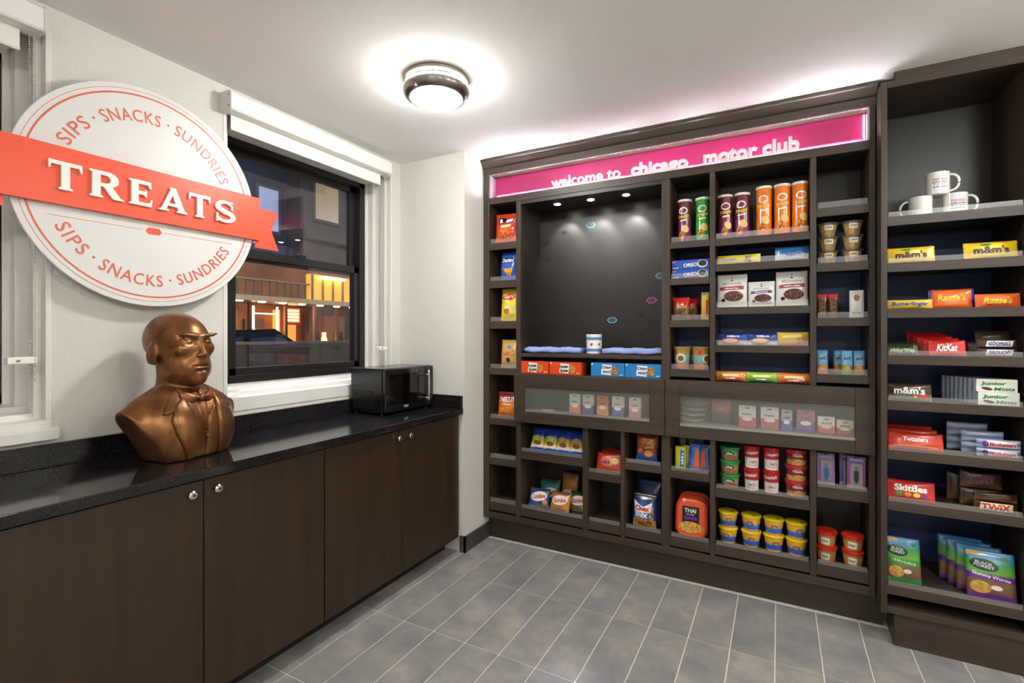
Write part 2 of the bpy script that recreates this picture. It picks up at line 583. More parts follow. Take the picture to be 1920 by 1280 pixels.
def base_cabinet(y0, label):
    y1 = y0 + 1.03
    org = (-1.98, (y0 + y1) / 2, 0.0)
    r = thing('base_cabinet', label, 'cabinet', org, group='base cabinets under the granite counter')
    boxes('body', [(XW + 0.002, -1.776, y0 + 0.001, y1 - 0.001, 0.10, 0.862)], WOODC, r)
    box('toe_kick', XW + 0.1, -1.86, y0 + 0.001, y1 - 0.001, 0.0, 0.0995, mat('#17130f', 0.6), r)
    ym = y0 + 0.5145
    for a, c, k in ((y0 + 0.002, ym - 0.0018, ym - 0.045), (ym + 0.0018, y1 - 0.002, ym + 0.042)):
        d = box('door', -1.775, -1.755, a, c, 0.098, 0.855, WOODC, r, 0.0012)
        kn = lathe('knob', [(0.0, -0.002), (0.006, -0.002), (0.006, 0.008), (0.013, 0.012), (0.0145, 0.018), (0.011, 0.022), (0.0, 0.0225)], CHROME, d, 20, loc=(-1.753 - org[0], k - org[1], 0.817), rot=(0, math.radians(90), 0))
        lathe('lock', [(0.0, 0.0), (0.0045, 0.0), (0.0045, 0.0015), (0.0, 0.0016)], mat('#55504a', 0.4, 0.8), d, 12, loc=(-1.7302 - org[0], k - org[1], 0.817), rot=(0, math.radians(90), 0))
base_cabinet(0.474, 'dark wood base cabinet with two flush doors below the bust')
base_cabinet(1.506, 'dark wood base cabinet with two flush doors below the microwave')
base_cabinet(-0.558, 'dark wood base cabinet at the near left end of the counter')

# ---------------------------------------------------------------- microwave
mw = thing('microwave', 'black countertop microwave with a chrome bar handle at the counter corner', 'microwave', (-2.08, 2.305, 0.9))
MB = mat('#0d0c0c', 0.25, coat=0.3)
box('body', -2.212, -1.965, 2.085, 2.525, 0.912, 1.165, MB, mw, 0.006)
for sx in (-2.19, -1.99):
    for sy in (2.11, 2.50):
        lathe('foot', [(0.0, 0), (0.012, 0), (0.010, 0.013), (0, 0.013)], mat('#0a0a0a', 0.6), mw, 12, loc=(sx + 2.08, sy - 2.305, 0.0))
dr = box('door', -1.9645, -1.945, 2.087, 2.44, 0.915, 1.162, mat('#100f10', 0.14, coat=0.6), mw, 0.004)
box('door_window', -1.9448, -1.9437, 2.125, 2.375, 0.955, 1.13, mat('#050505', 0.06), dr, 0.0, org=mw.location)
cp = box('control_panel', -1.9645, -1.945, 2.443, 2.523, 0.915, 1.162, mat('#1a1818', 0.3), mw, 0.003)
box('display', -1.9448, -1.9437, 2.455, 2.512, 1.115, 1.145, mat('#0a1210', 0.1), cp, org=mw.location)
for i in range(4):
    for j in range(3):
        box('button', -1.9448, -1.9425, 2.457 + j * 0.019, 2.472 + j * 0.019, 0.955 + i * 0.03, 0.975 + i * 0.03, mat('#3b3838', 0.4), cp, 0.001, org=mw.location)
hb = tube('handle', [(-1.902 + 2.08, 2.425 - 2.305, z - 0.9) for z in (0.938, 0.96, 1.05, 1.12, 1.142)], 0.0065, CHROME, mw, 12)
for z in (0.968, 1.112):
    tube('handle_post', [(-1.946 + 2.08, 2.425 - 2.305, z - 0.9), (-1.92 + 2.08, 2.425 - 2.305, z - 0.9), (-1.902 + 2.08, 2.425 - 2.305, z - 0.9)], [0.009, 0.006, 0.006], CHROME, mw, 10)
for i in range(9):
    box('vent_slot', -2.19 + 0.0, -2.03, 2.0835, 2.0848, 0.935 + i * 0.012, 0.941 + i * 0.012, mat('#040404', 0.7), mw)
text(mw, lambda u, v, o: (-1.9436 + 2.08 + o, u - 2.305, v - 0.9), 'Avanti', 2.262, 0.940, 0.040, 0.016, mat('#e6e4e0', 0.4), 0.0, 1, slant=0.2)

# ---------------------------------------------------------------- ceiling lights
def ceiling_light(x, y, label):
    r = thing('ceiling_light', label, 'ceiling light', (x, y, HC), group='round flush ceiling lights')
    lathe('base_plate', [(0.0, -0.0005), (0.128, -0.0005), (0.143, -0.004), (0.145, -0.020), (0.138, -0.022), (0.0, -0.022)], STEEL, r, 48)
    glow = mat((0.96, 0.985, 0.945), 0.4, emit=LAMP_STRENGTH * 1.5)
    lathe('glass_band', [(0.131, -0.0222), (0.131, -0.0498)], glow, r, 48)
    lathe('band_ring', [(0.134, -0.031), (0.143, -0.031), (0.143, -0.040), (0.134, -0.040), (0.134, -0.031)], CHROME, r, 48)
    for k in range(12):
        a = 2 * math.pi * k / 12
        box('band_post', x + 0.139 * math.cos(a) - 0.002, x + 0.139 * math.cos(a) + 0.002, y + 0.139 * math.sin(a) - 0.002, y + 0.139 * math.sin(a) + 0.002, HC - 0.050, HC - 0.021, CHROME, r)
    rim = lathe('rim', [(0.118, -0.050), (0.146, -0.050), (0.148, -0.062), (0.141, -0.078), (0.126, -0.090), (0.117, -0.090), (0.116, -0.070)], STEEL, r, 48)
    for k in range(3):
        a = 2 * math.pi * k / 3 + 0.5
        lathe('thumb_screw', [(0, -0.005), (0.004, -0.004), (0.004, 0.004), (0, 0.005)], CHROME, rim, 10, loc=(0.139 * math.cos(a), 0.139 * math.sin(a), -0.083))
    dm = mat((0.96, 0.985, 0.945), 0.4, emit=LAMP_STRENGTH)
    lathe('diffuser', [(0.116, -0.080), (0.112, -0.092), (0.098, -0.104), (0.072, -0.115), (0.038, -0.121), (0.0, -0.123)], dm, r, 48)
ceiling_light(-1.352, 1.778, 'round brushed nickel ceiling light with glowing glass bowl above the counter')
ceiling_light(1.15, 1.15, 'added unseen round nickel fill light towards the right wall')  # this and the next three are added, unseen fixtures for fill light
ceiling_light(1.75, 2.05, 'added unseen round nickel fill light beyond the candy cabinet')
ceiling_light(1.2, -0.75, 'added unseen round nickel fill light at the rear right of the room')
ceiling_light(-0.35, -0.95, 'added unseen round nickel fill light at the rear left of the room')

# ---------------------------------------------------------------- round sign on the window wall
SX, SCY, SCZ, SR = -2.185, 1.037, 1.900, 0.428
ORG = mat('#f0512d', 0.38); ORL = mat('#dd6046', 0.4)
SW = mat('#dedbd8', 0.4)
sg = thing('round_sign', 'large round white and orange treats sign with ribbon banner on the window wall', 'sign', (XW, SCY, SCZ))
def SS(u, v, off=0.0):
    return (SX - XW + off, u - SCY, v - SCZ)
dd = []
lathe('disc', [(0, -0.012), (SR - 0.002, -0.012), (SR, -0.010), (SR, -0.002), (SR - 0.002, 0.0), (0, 0.0)], SW, sg, 96, loc=(SX - XW, 0, 0), rot=(0, math.radians(90), 0))
for a in range(4):
    an = math.pi / 4 + a * math.pi / 2
    lathe('standoff', [(0.0, 0.0), (0.012, 0.0), (0.012, 0.047), (0.0, 0.047)], STEEL, sg, 16, loc=(0.0005, 0.28 * math.cos(an), 0.28 * math.sin(an)), rot=(0, math.radians(90), 0))
def ring(r0, r1, m_, a0=0, a1=2 * math.pi, n=96, k=1):
    vs, fs = [], []
    for i in range(n + 1):
        a = a0 + (a1 - a0) * i / n
        vs += [SS(SCY + r0 * math.cos(a), SCZ + r0 * math.sin(a), 0.0007 * k), SS(SCY + r1 * math.cos(a), SCZ + r1 * math.sin(a), 0.0007 * k)]
    for i in range(n):
        fs.append((2 * i, 2 * i + 1, 2 * i + 3, 2 * i + 2))
    return mesh_obj('ring_line', vs, fs, m_, sg)
ring(0.3885, 0.3945, ORL); ring(0.4075, 0.409, ORL)
def arc_text(s, a_start, a_end, rbase, h, top=True):
    vs, fs, x0, x1, y0, y1 = text_geo(s, 0.006, 1.12)
    sy = h / 0.73
    pts = []
    for x, y in vs:
        t = (x - x0) / (x1 - x0)
        a = math.radians(a_start + (a_end - a_start) * t)
        rr = rbase + y * sy if top else rbase - y * sy
        pts.append((SCY + rr * math.cos(a), SCZ + rr * math.sin(a)))
    return mesh_obj('lettering', [SS(p, q, 0.0014) for p, q in pts], fs, ORL, sg)
arc_text('SIPS', 155.5, 133.5, 0.292, 0.046); arc_text('SNACKS', 123.5, 85.5, 0.292, 0.046); arc_text('SUNDRIES', 75.5, 25.5, 0.292, 0.046)
arc_text('SIPS', -152, -132, 0.348, 0.046, False); arc_text('SNACKS', -122, -84.5, 0.348, 0.046, False); arc_text('SUNDRIES', -74.5, -28.5, 0.348, 0.046, False)
for a, rr in ((128.5, 0.315), (80.5, 0.315), (-127, 0.325), (-79.5, 0.325)):
    patch(sg, SS, ell_pts(SCY + rr * math.cos(math.radians(a)), SCZ + rr * math.sin(math.radians(a)), 0.0045, 0.0045, 10), ORL, 2, 'dot')
patch(sg, SS, rect_pts(0.712, 0.998, 1.7695, 1.7712), ORL, 1, 'rule_line', 0.2); patch(sg, SS, rect_pts(1.076, 1.353, 1.7695, 1.7712), ORL, 1, 'rule_line', 0.2)
patch(sg, SS, [(1.008, 1.770), (1.018, 1.783), (1.056, 1.783), (1.066, 1.770), (1.056, 1.757), (1.018, 1.757)], ORG, 2, 'hexagon')
# ribbon: front band with folded tails behind
rb = box('ribbon', SX + 0.010, SX + 0.022, 0.588, 1.478, 1.806, 2.006, ORG, sg, 0.001)
def tail(y0, y1, notch):
    prism('ribbon_tail', [(y0, 1.772), (y1, 1.772), (notch, 1.868), (y1, 1.962), (y0, 1.962)], 'x', SX + 0.001, SX + 0.008, mat('#ea4f36', 0.4), sg, (XW, SCY, SCZ))
tail(1.462, 1.586, 1.545); tail(0.604, 0.480, 0.521)
lathe('bolt', [(0, 0.004), (0.006, 0.003), (0.006, 0.0)], CHROME, sg, 12, loc=(SX - XW + 0.008, 1.458 - SCY, 1.795 - SCZ), rot=(0, math.radians(90), 0))
# raised serif letters
def stroke(pts):
    return [(p[0], p[1]) for p in pts]
def serif_letters():
    L = {}
    # outlines in a 0..1 height box (x scaled equally)
    T = [[(0.0, 1.0), (0.0, 0.70), (0.045, 0.72), (0.075, 0.86), (0.345, 0.86), (0.345, 0.10), (0.27, 0.06), (0.27, 0.0), (0.66, 0.0), (0.66, 0.06), (0.585, 0.10), (0.585, 0.86), (0.855, 0.86), (0.885, 0.72), (0.93, 0.70), (0.93, 1.0)]]
    R = [[(0.0, 1.0), (0.0, 0.94), (0.07, 0.90), (0.07, 0.10), (0.0, 0.06), (0.0, 0.0), (0.38, 0.0), (0.38, 0.06), (0.31, 0.10), (0.31, 0.42), (0.40, 0.42), (0.68, 0.0), (1.0, 0.0), (1.0, 0.06), (0.90, 0.09), (0.66, 0.46), (0.76, 0.52), (0.83, 0.60), (0.85, 0.71), (0.82, 0.85), (0.73, 0.95), (0.58, 1.0)],
         [(0.31, 0.86), (0.31, 0.56), (0.47, 0.56), (0.55, 0.59), (0.60, 0.65), (0.61, 0.72), (0.58, 0.80), (0.52, 0.85), (0.45, 0.86)]]
    E = [[(0.0, 1.0), (0.0, 0.94), (0.07, 0.90), (0.07, 0.10), (0.0, 0.06), (0.0, 0.0), (0.76, 0.0), (0.80, 0.30), (0.745, 0.30), (0.68, 0.14), (0.31, 0.14), (0.31, 0.44), (0.52, 0.44), (0.55, 0.36), (0.60, 0.36), (0.60, 0.66), (0.55, 0.66), (0.52, 0.58), (0.31, 0.58), (0.31, 0.86), (0.65, 0.86), (0.71, 0.72), (0.765, 0.72), (0.74, 1.0)]]
    A = [[(0.40, 1.0), (0.40, 0.94), (0.43, 0.92), (0.10, 0.10), (0.0, 0.06), (0.0, 0.0), (0.36, 0.0), (0.36, 0.06), (0.28, 0.10), (0.325, 0.22), (0.68, 0.22), (0.73, 0.10), (0.66, 0.06), (0.66, 0.0), (1.06, 0.0), (1.06, 0.06), (0.97, 0.10), (0.62, 1.0)],
         [(0.375, 0.35), (0.63, 0.35), (0.505, 0.70)]]
    # S from a swept spine
    sp, wd = [], []
    for i in range(25):
        t = i / 24
        if t < 0.5:
            a = math.radians(25 + 245 * (t / 0.5)); c = (0.38, 0.735); rx, ry = 0.30, 0.20
            sp.append((c[0] + rx * math.cos(a), c[1] + ry * math.sin(a)))
        else:
            a = math.radians(90 - 245 * ((t - 0.5) / 0.5)); c = (0.38, 0.27); rx, ry = 0.33, 0.205
            sp.append((c[0] + rx * math.cos(a), c[1] + ry * math.sin(a)))
        wd.append(0.075 + 0.045 * math.sin(math.pi * t) ** 2)
    lft, rgt = [], []
    for i, p in enumerate(sp):
        q0, q1 = sp[max(i - 1, 0)], sp[min(i + 1, 24)]
        tx, ty = q1[0] - q0[0], q1[1] - q0[1]
        l = math.hypot(tx, ty) or 1
        nx, ny = -ty / l, tx / l
        lft.append((p[0] + nx * wd[i], p[1] + ny * wd[i] * 0.85)); rgt.append((p[0] - nx * wd[i], p[1] - ny * wd[i] * 0.85))
    S = [lft + rgt[::-1]]
    S.append('serif')
    return dict(T=T, R=R, E=E, A=A, S=S)
GL = serif_letters()
def letter(ch, y0, y1, z0, z1):
    outl = [o_ for o_ in GL[ch] if o_ != 'serif']
    wmax = max(p[0] for p in outl[0]); wmin = min(p[0] for p in outl[0])
    sx, sz = (y1 - y0) / (wmax - wmin), (z1 - z0)
    bm = bmesh.new()
    edges = []
    for lp in outl:
        vv = [bm.verts.new((0, y0 + (p[0] - wmin) * sx - SCY, z0 + p[1] * sz - SCZ)) for p in lp]
        for i in range(len(vv)):
            edges.append(bm.edges.new((vv[i], vv[(i + 1) % len(vv)])))
    if ch == 'S':
        for (a, c) in (((0.63, 0.62), (0.70, 0.99)), ((0.02, 0.02), (0.09, 0.40))):
            vv = [bm.verts.new((0, y0 + (px_ - wmin) * sx - SCY, z0 + pz_ * sz - SCZ)) for px_, pz_ in ((a[0], a[1]), (c[0], a[1]), (c[0], c[1]), (a[0], c[1]))]
            bm.faces.new(vv)
    bmesh.ops.triangle_fill(bm, use_beauty=True, use_dissolve=False, edges=edges)
    g = bmesh.ops.extrude_face_region(bm, geom=list(bm.faces))
    for e in g['geom']:
        if isinstance(e, bmesh.types.BMVert):
            e.co.x += 0.010
    for v_ in bm.verts:
        v_.co.x += SX + 0.0225 - XW
    return bm_obj('raised_letter', bm, WHITE, sg)
for ch, a, c_ in (('T', 0.706, 0.797), ('R', 0.818, 0.922), ('E', 0.940, 1.018), ('A', 1.040, 1.146), ('T', 1.154, 1.240), ('S', 1.262, 1.352)):
    letter(ch, a, c_, 1.856, 1.952)
# ---------------------------------------------------------------- built-in snack wall
YF, YK = 2.775, 3.07
mc = thing('wall_cabinet', 'wide dark wood snack cabinet with cubbies, lit niche and two glazed tip-out doors', 'cabinet', (-0.66, 2.93, 0))
def part(name, *a, m=WOOD, bevel=0.0015):
    return box(name, *a, m, mc, bevel)
# sides and full-height partitions
for a, c in ((-1.722, -1.679), (0.368, 0.391)):
    part('side_panel', a, c, YF, YK, 0.155, 2.413)
for a, c, z0, z1 in ((-1.477, -1.445, 0.195, 2.215), (-0.568, -0.523, 0.195, 2.215), (-0.319, -0.294, 1.114, 2.215), (0.134, 0.160, 1.114, 2.215),
                     (-1.028, -0.995, 0.195, 0.803), (-0.798, -0.774, 0.195, 0.803), (-0.319, -0.294, 0.195, 0.803), (0.134, 0.160, 0.195, 0.803)):
    part('partition', a, c, YF + 0.001, YK - 0.001, z0, z1)
# back panels (dark in the chip column, niche and lower row, navy behind the upper right cubbies)
part('back_panel', -1.679, -1.477, YK - 0.012, YK, 0.195, 2.215, m=DARKIN, bevel=0)
part('back_panel', -1.445, -0.568, YK - 0.012, YK, 1.114, 2.215, m=NICHE, bevel=0)
part('back_panel', -0.523, 0.368, YK - 0.012, YK, 1.114, 1.905, m=NAVY, bevel=0)
part('back_panel', -0.523, 0.368, YK - 0.012, YK, 1.9055, 2.215, m=DARKIN, bevel=0)
part('back_panel', -1.445, 0.368, YK - 0.012, YK, 0.195, 0.803, m=DARKIN, bevel=0)
# rails: base, header, plinth
part('base_rail', -1.679, 0.368, YF, YK, 0.155, 0.194, m=WOODH)
part('header_rail', -1.679, 0.368, YF, YF + 0.03, 2.215, 2.258, m=WOODH)
part('cubby_top', -1.679, 0.368, YF + 0.031, YK, 2.215, 2.232, m=DARKIN)
box('plinth', -1.722, 0.430, 2.85, 2.868, 0.0, 0.154, WOODH, mc)
part('cross_panel', -1.477, 0.368, 2.80, YK, 0.8035, 0.822, m=WOODH)
# crown over the sign recess
prism('crown_moulding', [(YF, 2.413), (YF, 2.452), (2.768, 2.457), (2.745, 2.488), (2.738, 2.492), (2.738, 2.507), (2.93, 2.507), (2.93, 2.413)], 'x', -1.7235, 0.394, WOODH, mc, mc.location)
# shelves: board with a front band and a clear lip
def shelf(x0, x1, ztop, zbot, lip=0.028):
    s_ = boxes('shelf', [(x0 + 0.0005, x1 - 0.0005, YF + 0.004, YF + 0.022, zbot, ztop), (x0 + 0.0005, x1 - 0.0005, YF + 0.022, YK - 0.0125, ztop - 0.022, ztop - 0.004)], WOODH, mc, 0.001)
    if lip:
        box('shelf_lip', x0 + 0.006, x1 - 0.006, YF + 0.0055, YF + 0.0085, ztop + 0.0005, ztop + lip, LIP, s_, org=mc.location)
CL, CN, CA, CB, CC = (-1.679, -1.477), (-1.445, -0.568), (-0.523, -0.319), (-0.294, 0.134), (0.160, 0.368)
for zt, zb in ((1.960, 1.915), (1.712, 1.665), (1.447, 1.398), (1.140, 1.098), (0.812, 0.770), (0.552, 0.506), (0.262, 0.207)):
    shelf(*CL, zt, zb)
for zt, zb in ((1.864, 1.829), (1.665, 1.630), (1.439, 1.400), (1.172, 1.131)):
    shelf(*CA, zt, zb)
for zt, zb in ((1.862, 1.824), (1.728, 1.691), (1.502, 1.465), (1.304, 1.268)):
    shelf(*CB, zt, zb)
for zt, zb in ((1.966, 1.925), (1.702, 1.661), (1.439, 1.400), (1.169, 1.130)):
    shelf(*CC, zt, zb)
for cx, zt, zb in (((-1.445, -1.028), 0.620, 0.570), ((-0.995, -0.798), 0.548, 0.502), ((-0.774, -0.568), 0.632, 0.590), ((-0.523, -0.319), 0.620, 0.577), ((-0.294, 0.134), 0.556, 0.507), ((0.160, 0.368), 0.630, 0.579)):
    shelf(*cx, zt, zb, 0.022)
    shelf(*cx, 0.258, 0.205, 0.022)
# niche shelf and the ledge the biscuit boxes stand on
part('niche_shelf', -1.445, -0.568, YF + 0.003, YK - 0.0125, 1.220, 1.242, m=WOODH)
part('ledge', -1.477, 0.368, YF, YK - 0.0125, 1.098, 1.114, m=WOODH)
part('niche_side', -1.4445, -1.441, YF + 0.02, YK - 0.0125, 1.243, 2.19, m=DARKIN, bevel=0)
part('niche_side', -0.572, -0.5685, YF + 0.02, YK - 0.0125, 1.243, 2.19, m=DARKIN, bevel=0)
nt_ = part('niche_top', -1.4445, -0.5685, YF + 0.001, YK - 0.0125, 2.190, 2.2145, m=DARKIN)
for x in (-1.238, -1.015, -0.795):
    sp = lathe('downlight', [(0.0, 0.0), (0.022, 0.0), (0.022, -0.002), (0.033, -0.003), (0.035, 0.0)], CHROME, mc, 24, loc=(x + 0.66, 2.885 - 2.93, 2.1895))
    lathe('bulb', [(0.0, -0.0005), (0.021, -0.0005), (0.018, -0.004), (0.0, -0.006)], mat('#fff4e0', 0.3, emit=20.0), sp, 20)
    ld = bpy.data.lights.new('downlight_beam', 'SPOT')
    ld.energy = 7.0; ld.color = (1.0, 0.98, 0.94); ld.spot_size = math.radians(70); ld.spot_blend = 0.5; ld.shadow_soft_size = 0.02
    lo_ = bpy.data.objects.new('downlight_beam', ld); COL.objects.link(lo_); lo_.location = (x + 0.66, 2.90 - 2.93, 2.178); lo_.parent = mc
    lo_.rotation_euler = (math.radians(32), 0, 0)
# hexagon decals on the niche back
bkS = lambda u, v, o=0: (u + 0.66, YK - 0.0125 - o - 2.93, v)
def hexa(u, v, r, m_, hollow=True, asp=0.62, nm='hexagon_decal'):
    pts = [(u + r * math.cos(a), v + r * asp * math.sin(a)) for a in [math.radians(60 * i) for i in range(6)]]
    if hollow:
        q = [(u + 0.86 * r * math.cos(a), v + 0.86 * r * asp * math.sin(a)) for a in [math.radians(60 * i) for i in range(6)]]
        vs = [bkS(*p, 0.0008) for p in pts] + [bkS(*p, 0.0008) for p in q]
        mesh_obj(nm, vs, [(i, (i + 1) % 6, 6 + (i + 1) % 6, 6 + i) for i in range(6)], m_, mc)
    else:
        patch(mc, bkS, pts, m_, 1, nm, 0.5)
TEAL, PINKD, BLK, GRY = mat('#6fa9a8', 0.5), mat('#c0568f', 0.5), mat('#060505', 0.3), mat('#171413', 0.35)
for u, v_, m_ in ((-1.076, 2.073, TEAL), (-0.933, 1.452, mat('#7fb2bd', 0.5)), (-0.685, 1.570, PINKD), (-0.630, 1.718, TEAL)):
    hexa(u, v_, 0.033, m_)
    hexa(u, v_, 0.028, mat('#1f3b3f', 0.5) if m_ != PINKD else mat('#4a1d3a', 0.5), False)
for u, v_ in ((-1.263, 2.150), (-1.263, 2.043), (-0.747, 1.482), (-0.747, 1.363), (-0.871, 1.306), (-1.388, 1.873), (-1.388, 1.98), (-0.62, 1.78), (-0.615, 1.66)):
    hexa(u, v_, 0.022, BLK, False)
for u, v_ in ((-1.179, 2.150), (-1.127, 2.135), (-0.944, 2.160), (-0.653, 2.148), (-0.678, 1.455), (-0.685, 1.396), (-0.685, 1.337), (-0.742, 1.300), (-0.62, 1.42), (-0.62, 1.36)):
    hexa(u, v_, 0.032, BLK)
# tip-out doors with hazy panes, tray rails behind
def tip_door(x0, x1, g0, g1, gz0, gz1):
    z0, z1 = 0.806, 1.1135
    d = boxes('tip_out_door', [(x0, g0, YF - 0.018, YF + 0.004, z0, z1), (g1, x1, YF - 0.018, YF + 0.004, z0, z1), (g0, g1, YF - 0.018, YF + 0.004, z0, gz0), (g0, g1, YF - 0.018, YF + 0.004, gz1, z1)], WOODH, mc, 0.002)
    box('glass_pane', g0 - 0.004, g1 + 0.004, YF - 0.008, YF - 0.004, gz0 - 0.004, gz1 + 0.004, PANE, d, org=mc.location)
    box('pane_channel', g0, g1, YF - 0.012, YF - 0.0085, gz0, gz0 + 0.012, mat('#a5a19a', 0.35, 0.6), d, org=mc.location)
tip_door(-1.484, -0.549, -1.407, -0.630, 0.876, 1.034)
tip_door(-0.546, 0.389, -0.469, 0.313, 0.868, 1.030)
part('divider', -0.565, -0.53, 2.80, YK - 0.0125, 0.823, 1.0975)
part('back_panel', -1.477, 0.368, YK - 0.012, YK, 0.823, 1.0975, m=mat('#57534d', 0.6), bevel=0)

# the lit fascia sign above the cubbies
PINK = mat('#a8205e', 0.5)
fs_ = thing('fascia_sign', 'magenta lit fascia sign lettered welcome to chicago motor club over the snack cabinet', 'sign', (-0.66, 2.86, 2.2585))
box('backing_panel', -1.679, 0.368, 2.86, 2.872, 2.2585, 2.4125, PINK, fs_)
box('floor_panel', -1.679, 0.368, 2.79, 2.8595, 2.2585, 2.262, mat('#e9d5df', 0.4), fs_)
FRM = mat('#cfd3dc', 0.2, 0.7)
for a in ((-1.679, 0.368, 2.781, 2.790, 2.4085, 2.4125), (-1.679, -1.671, 2.781, 2.80, 2.262, 2.4085), (0.360, 0.368, 2.781, 2.80, 2.262, 2.4085), (-1.679, -1.676, 2.801, 2.8595, 2.262, 2.4085), (0.365, 0.368, 2.801, 2.8595, 2.262, 2.4085)):
    box('edge_frame', *a, FRM, fs_)
box('led_strip', -1.66, 0.35, 2.850, 2.857, 2.2625, 2.2665, mat('#ff9cc8', 0.4, emit=3.5), fs_)
box('led_strip', 0.352, 0.358, 2.838, 2.848, 2.268, 2.40, mat('#ff9cc8', 0.4, emit=5.0), fs_)
box('uplight_strip', -1.64, 0.34, 2.806, 2.812, 2.2625, 2.2645, mat((0.9, 0.985, 1.0), 0.4, emit=110.0), fs_)
box('uplight_baffle', -1.66, 0.35, 2.8135, 2.8155, 2.2625, 2.281, mat('#6a1c40', 0.6), fs_)  # added baffle that keeps the uplight off the backing panel
fS = lambda u, v, o=0: (u + 0.66, 2.796 - 2.86 - o, v - 2.2585)
LET = mat('#f4f0f0', 0.35)
def word(s, x0, x1, zb, h_x, bold, asc):
    """upright raised letters: one mesh per letter, standing on a clear foot strip"""
    vs, fs, gx0, gx1, gy0, gy1 = text_geo(s, bold)
    sx = (x1 - x0) / (gx1 - gx0); sy = asc / 0.74
    # split into glyphs by connectivity
    par = list(range(len(vs)))
    def find(i):
        while par[i] != i:
            par[i] = par[par[i]]; i = par[i]
        return i
    for f in fs:
        for i in f[1:]:
            par[find(i)] = find(f[0])
    groups = {}
    for f in fs:
        groups.setdefault(find(f[0]), []).append(f)
    items = []
    for g in groups.values():
        ids = sorted({i for f in g for i in f})
        items.append((min(vs[i][0] for i in ids), max(vs[i][0] for i in ids), g, ids))
    items.sort()
    merged = []
    for it in items:                      # the dot of an i belongs to its stem
        if merged and it[0] < merged[-1][1] - 0.02 and it[1] <= merged[-1][1] + 0.03:
            p = merged[-1]; merged[-1] = (min(p[0], it[0]), max(p[1], it[1]), p[2] + it[2], p[3] + it[3])
        else:
            merged.append(it)
    for a, c, g, ids in merged:
        ids = sorted(set(ids)); rm = {i: k for k, i in enumerate(ids)}
        bm = bmesh.new()
        bv = [bm.verts.new((x0 + (vs[i][0] - gx0) * sx + 0.66, 2.789 - 2.86, zb + vs[i][1] * sy - 2.2585)) for i in ids]
        for f in g:
            try: bm.faces.new([bv[rm[i]] for i in f])
            except ValueError: pass
        e = bmesh.ops.extrude_face_region(bm, geom=list(bm.faces))
        for q in e['geom']:
            if isinstance(q, bmesh.types.BMVert):
                q.co.y += 0.012
        bm_obj('raised_letter', bm, LET, fs_)
    box('foot_strip', x0 - 0.02, x1 + 0.008, 2.786, 2.803, zb - 0.007, zb - 0.0005, mat('#f0d9e4', 0.3), fs_)
word('welcome to', -1.239, -0.806, 2.2705, 0, 0.006, 0.066)
word('chicago', -0.742, -0.432, 2.2705, 0, 0.034, 0.068)
word('motor club', -0.354, 0.090, 2.2705, 0, 0.034, 0.072)

# ---------------------------------------------------------------- tall candy cabinet on the right
YR = 2.67
tc_ = thing('tall_cabinet', 'dark wood candy cabinet with open shelves right of the snack wall', 'cabinet', (0.64, 2.88, 0))
def rpart(name, *a, m=WOOD, bevel=0.0015):
    return box(name, *a, m, tc_, bevel)
rpart('side_panel', 0.395, 0.418, YR, YK, 0.140, 2.466)
rpart('side_panel', 0.866, 0.890, YR, YK, 0.140, 2.466)
rpart('back_panel', 0.4185, 0.8655, YK - 0.012, YK, 0.175, 1.84, m=NAVY, bevel=0)
rpart('back_panel', 0.4185, 0.8655, YK - 0.012, YK, 1.841, 2.436, m=DARKIN, bevel=0)
rpart('top_board', 0.418, 0.866, YR, YK, 2.4365, 2.466, m=WOODH)
rpart('fascia', 0.447, 1.3, YR + 0.012, YR + 0.03, 2.4665, 2.5075, m=WOODH)
rpart('bottom_board', 0.418, 0.866, YR, YK, 0.145, 0.174, m=WOODH)
rpart('plinth', 0.445, 0.880, YR + 0.018, YR + 0.036, 0.0, 0.1395, m=WOODH)
rpart('plinth', 0.445, 0.463, YR + 0.037, 2.849, 0.0, 0.1395, m=WOOD)
RS = (1.874, 1.672, 1.472, 1.270, 1.072, 0.857, 0.634, 0.267)
for k, zt in enumerate(RS):
    s_ = boxes('shelf', [(0.4185, 0.8655, YR + 0.003, YR + 0.020, zt - 0.040, zt), (0.4185, 0.8655, YR + 0.020, YK - 0.0125, zt - 0.022, zt - 0.003)], WOODH, tc_, 0.001)
    if k not in (2,):
        box('shelf_lip', 0.423, 0.851, YR + 0.0045, YR + 0.0075, zt + 0.0005, zt + 0.021, LIP, s_, org=tc_.location)
PEG = mat('#8b847a', 0.4, 0.6)
for yy in (YR + 0.05, YK - 0.06):
    bm = bmesh.new()
    for k in range(56):
        z = 0.40 + k * 0.036
        if all(abs(z - zt + 0.012) > 0.018 for zt in RS):
            bmesh.ops.create_cone(bm, cap_ends=True, segments=8, radius1=0.0025, radius2=0.0025, depth=0.001, matrix=Matrix.Translation((0.8655 - 0.64, yy - 2.88, z)) @ Matrix.Rotation(math.radians(90), 4, 'Y'))
    o = bm_obj('peg_holes', bm, PEG, tc_); o['kind'] = 'stuff'
# ---------------------------------------------------------------- snack packs
def ss(t):
    t = min(max(t, 0.0), 1.0)
    return t * t * (3 - 2 * t)

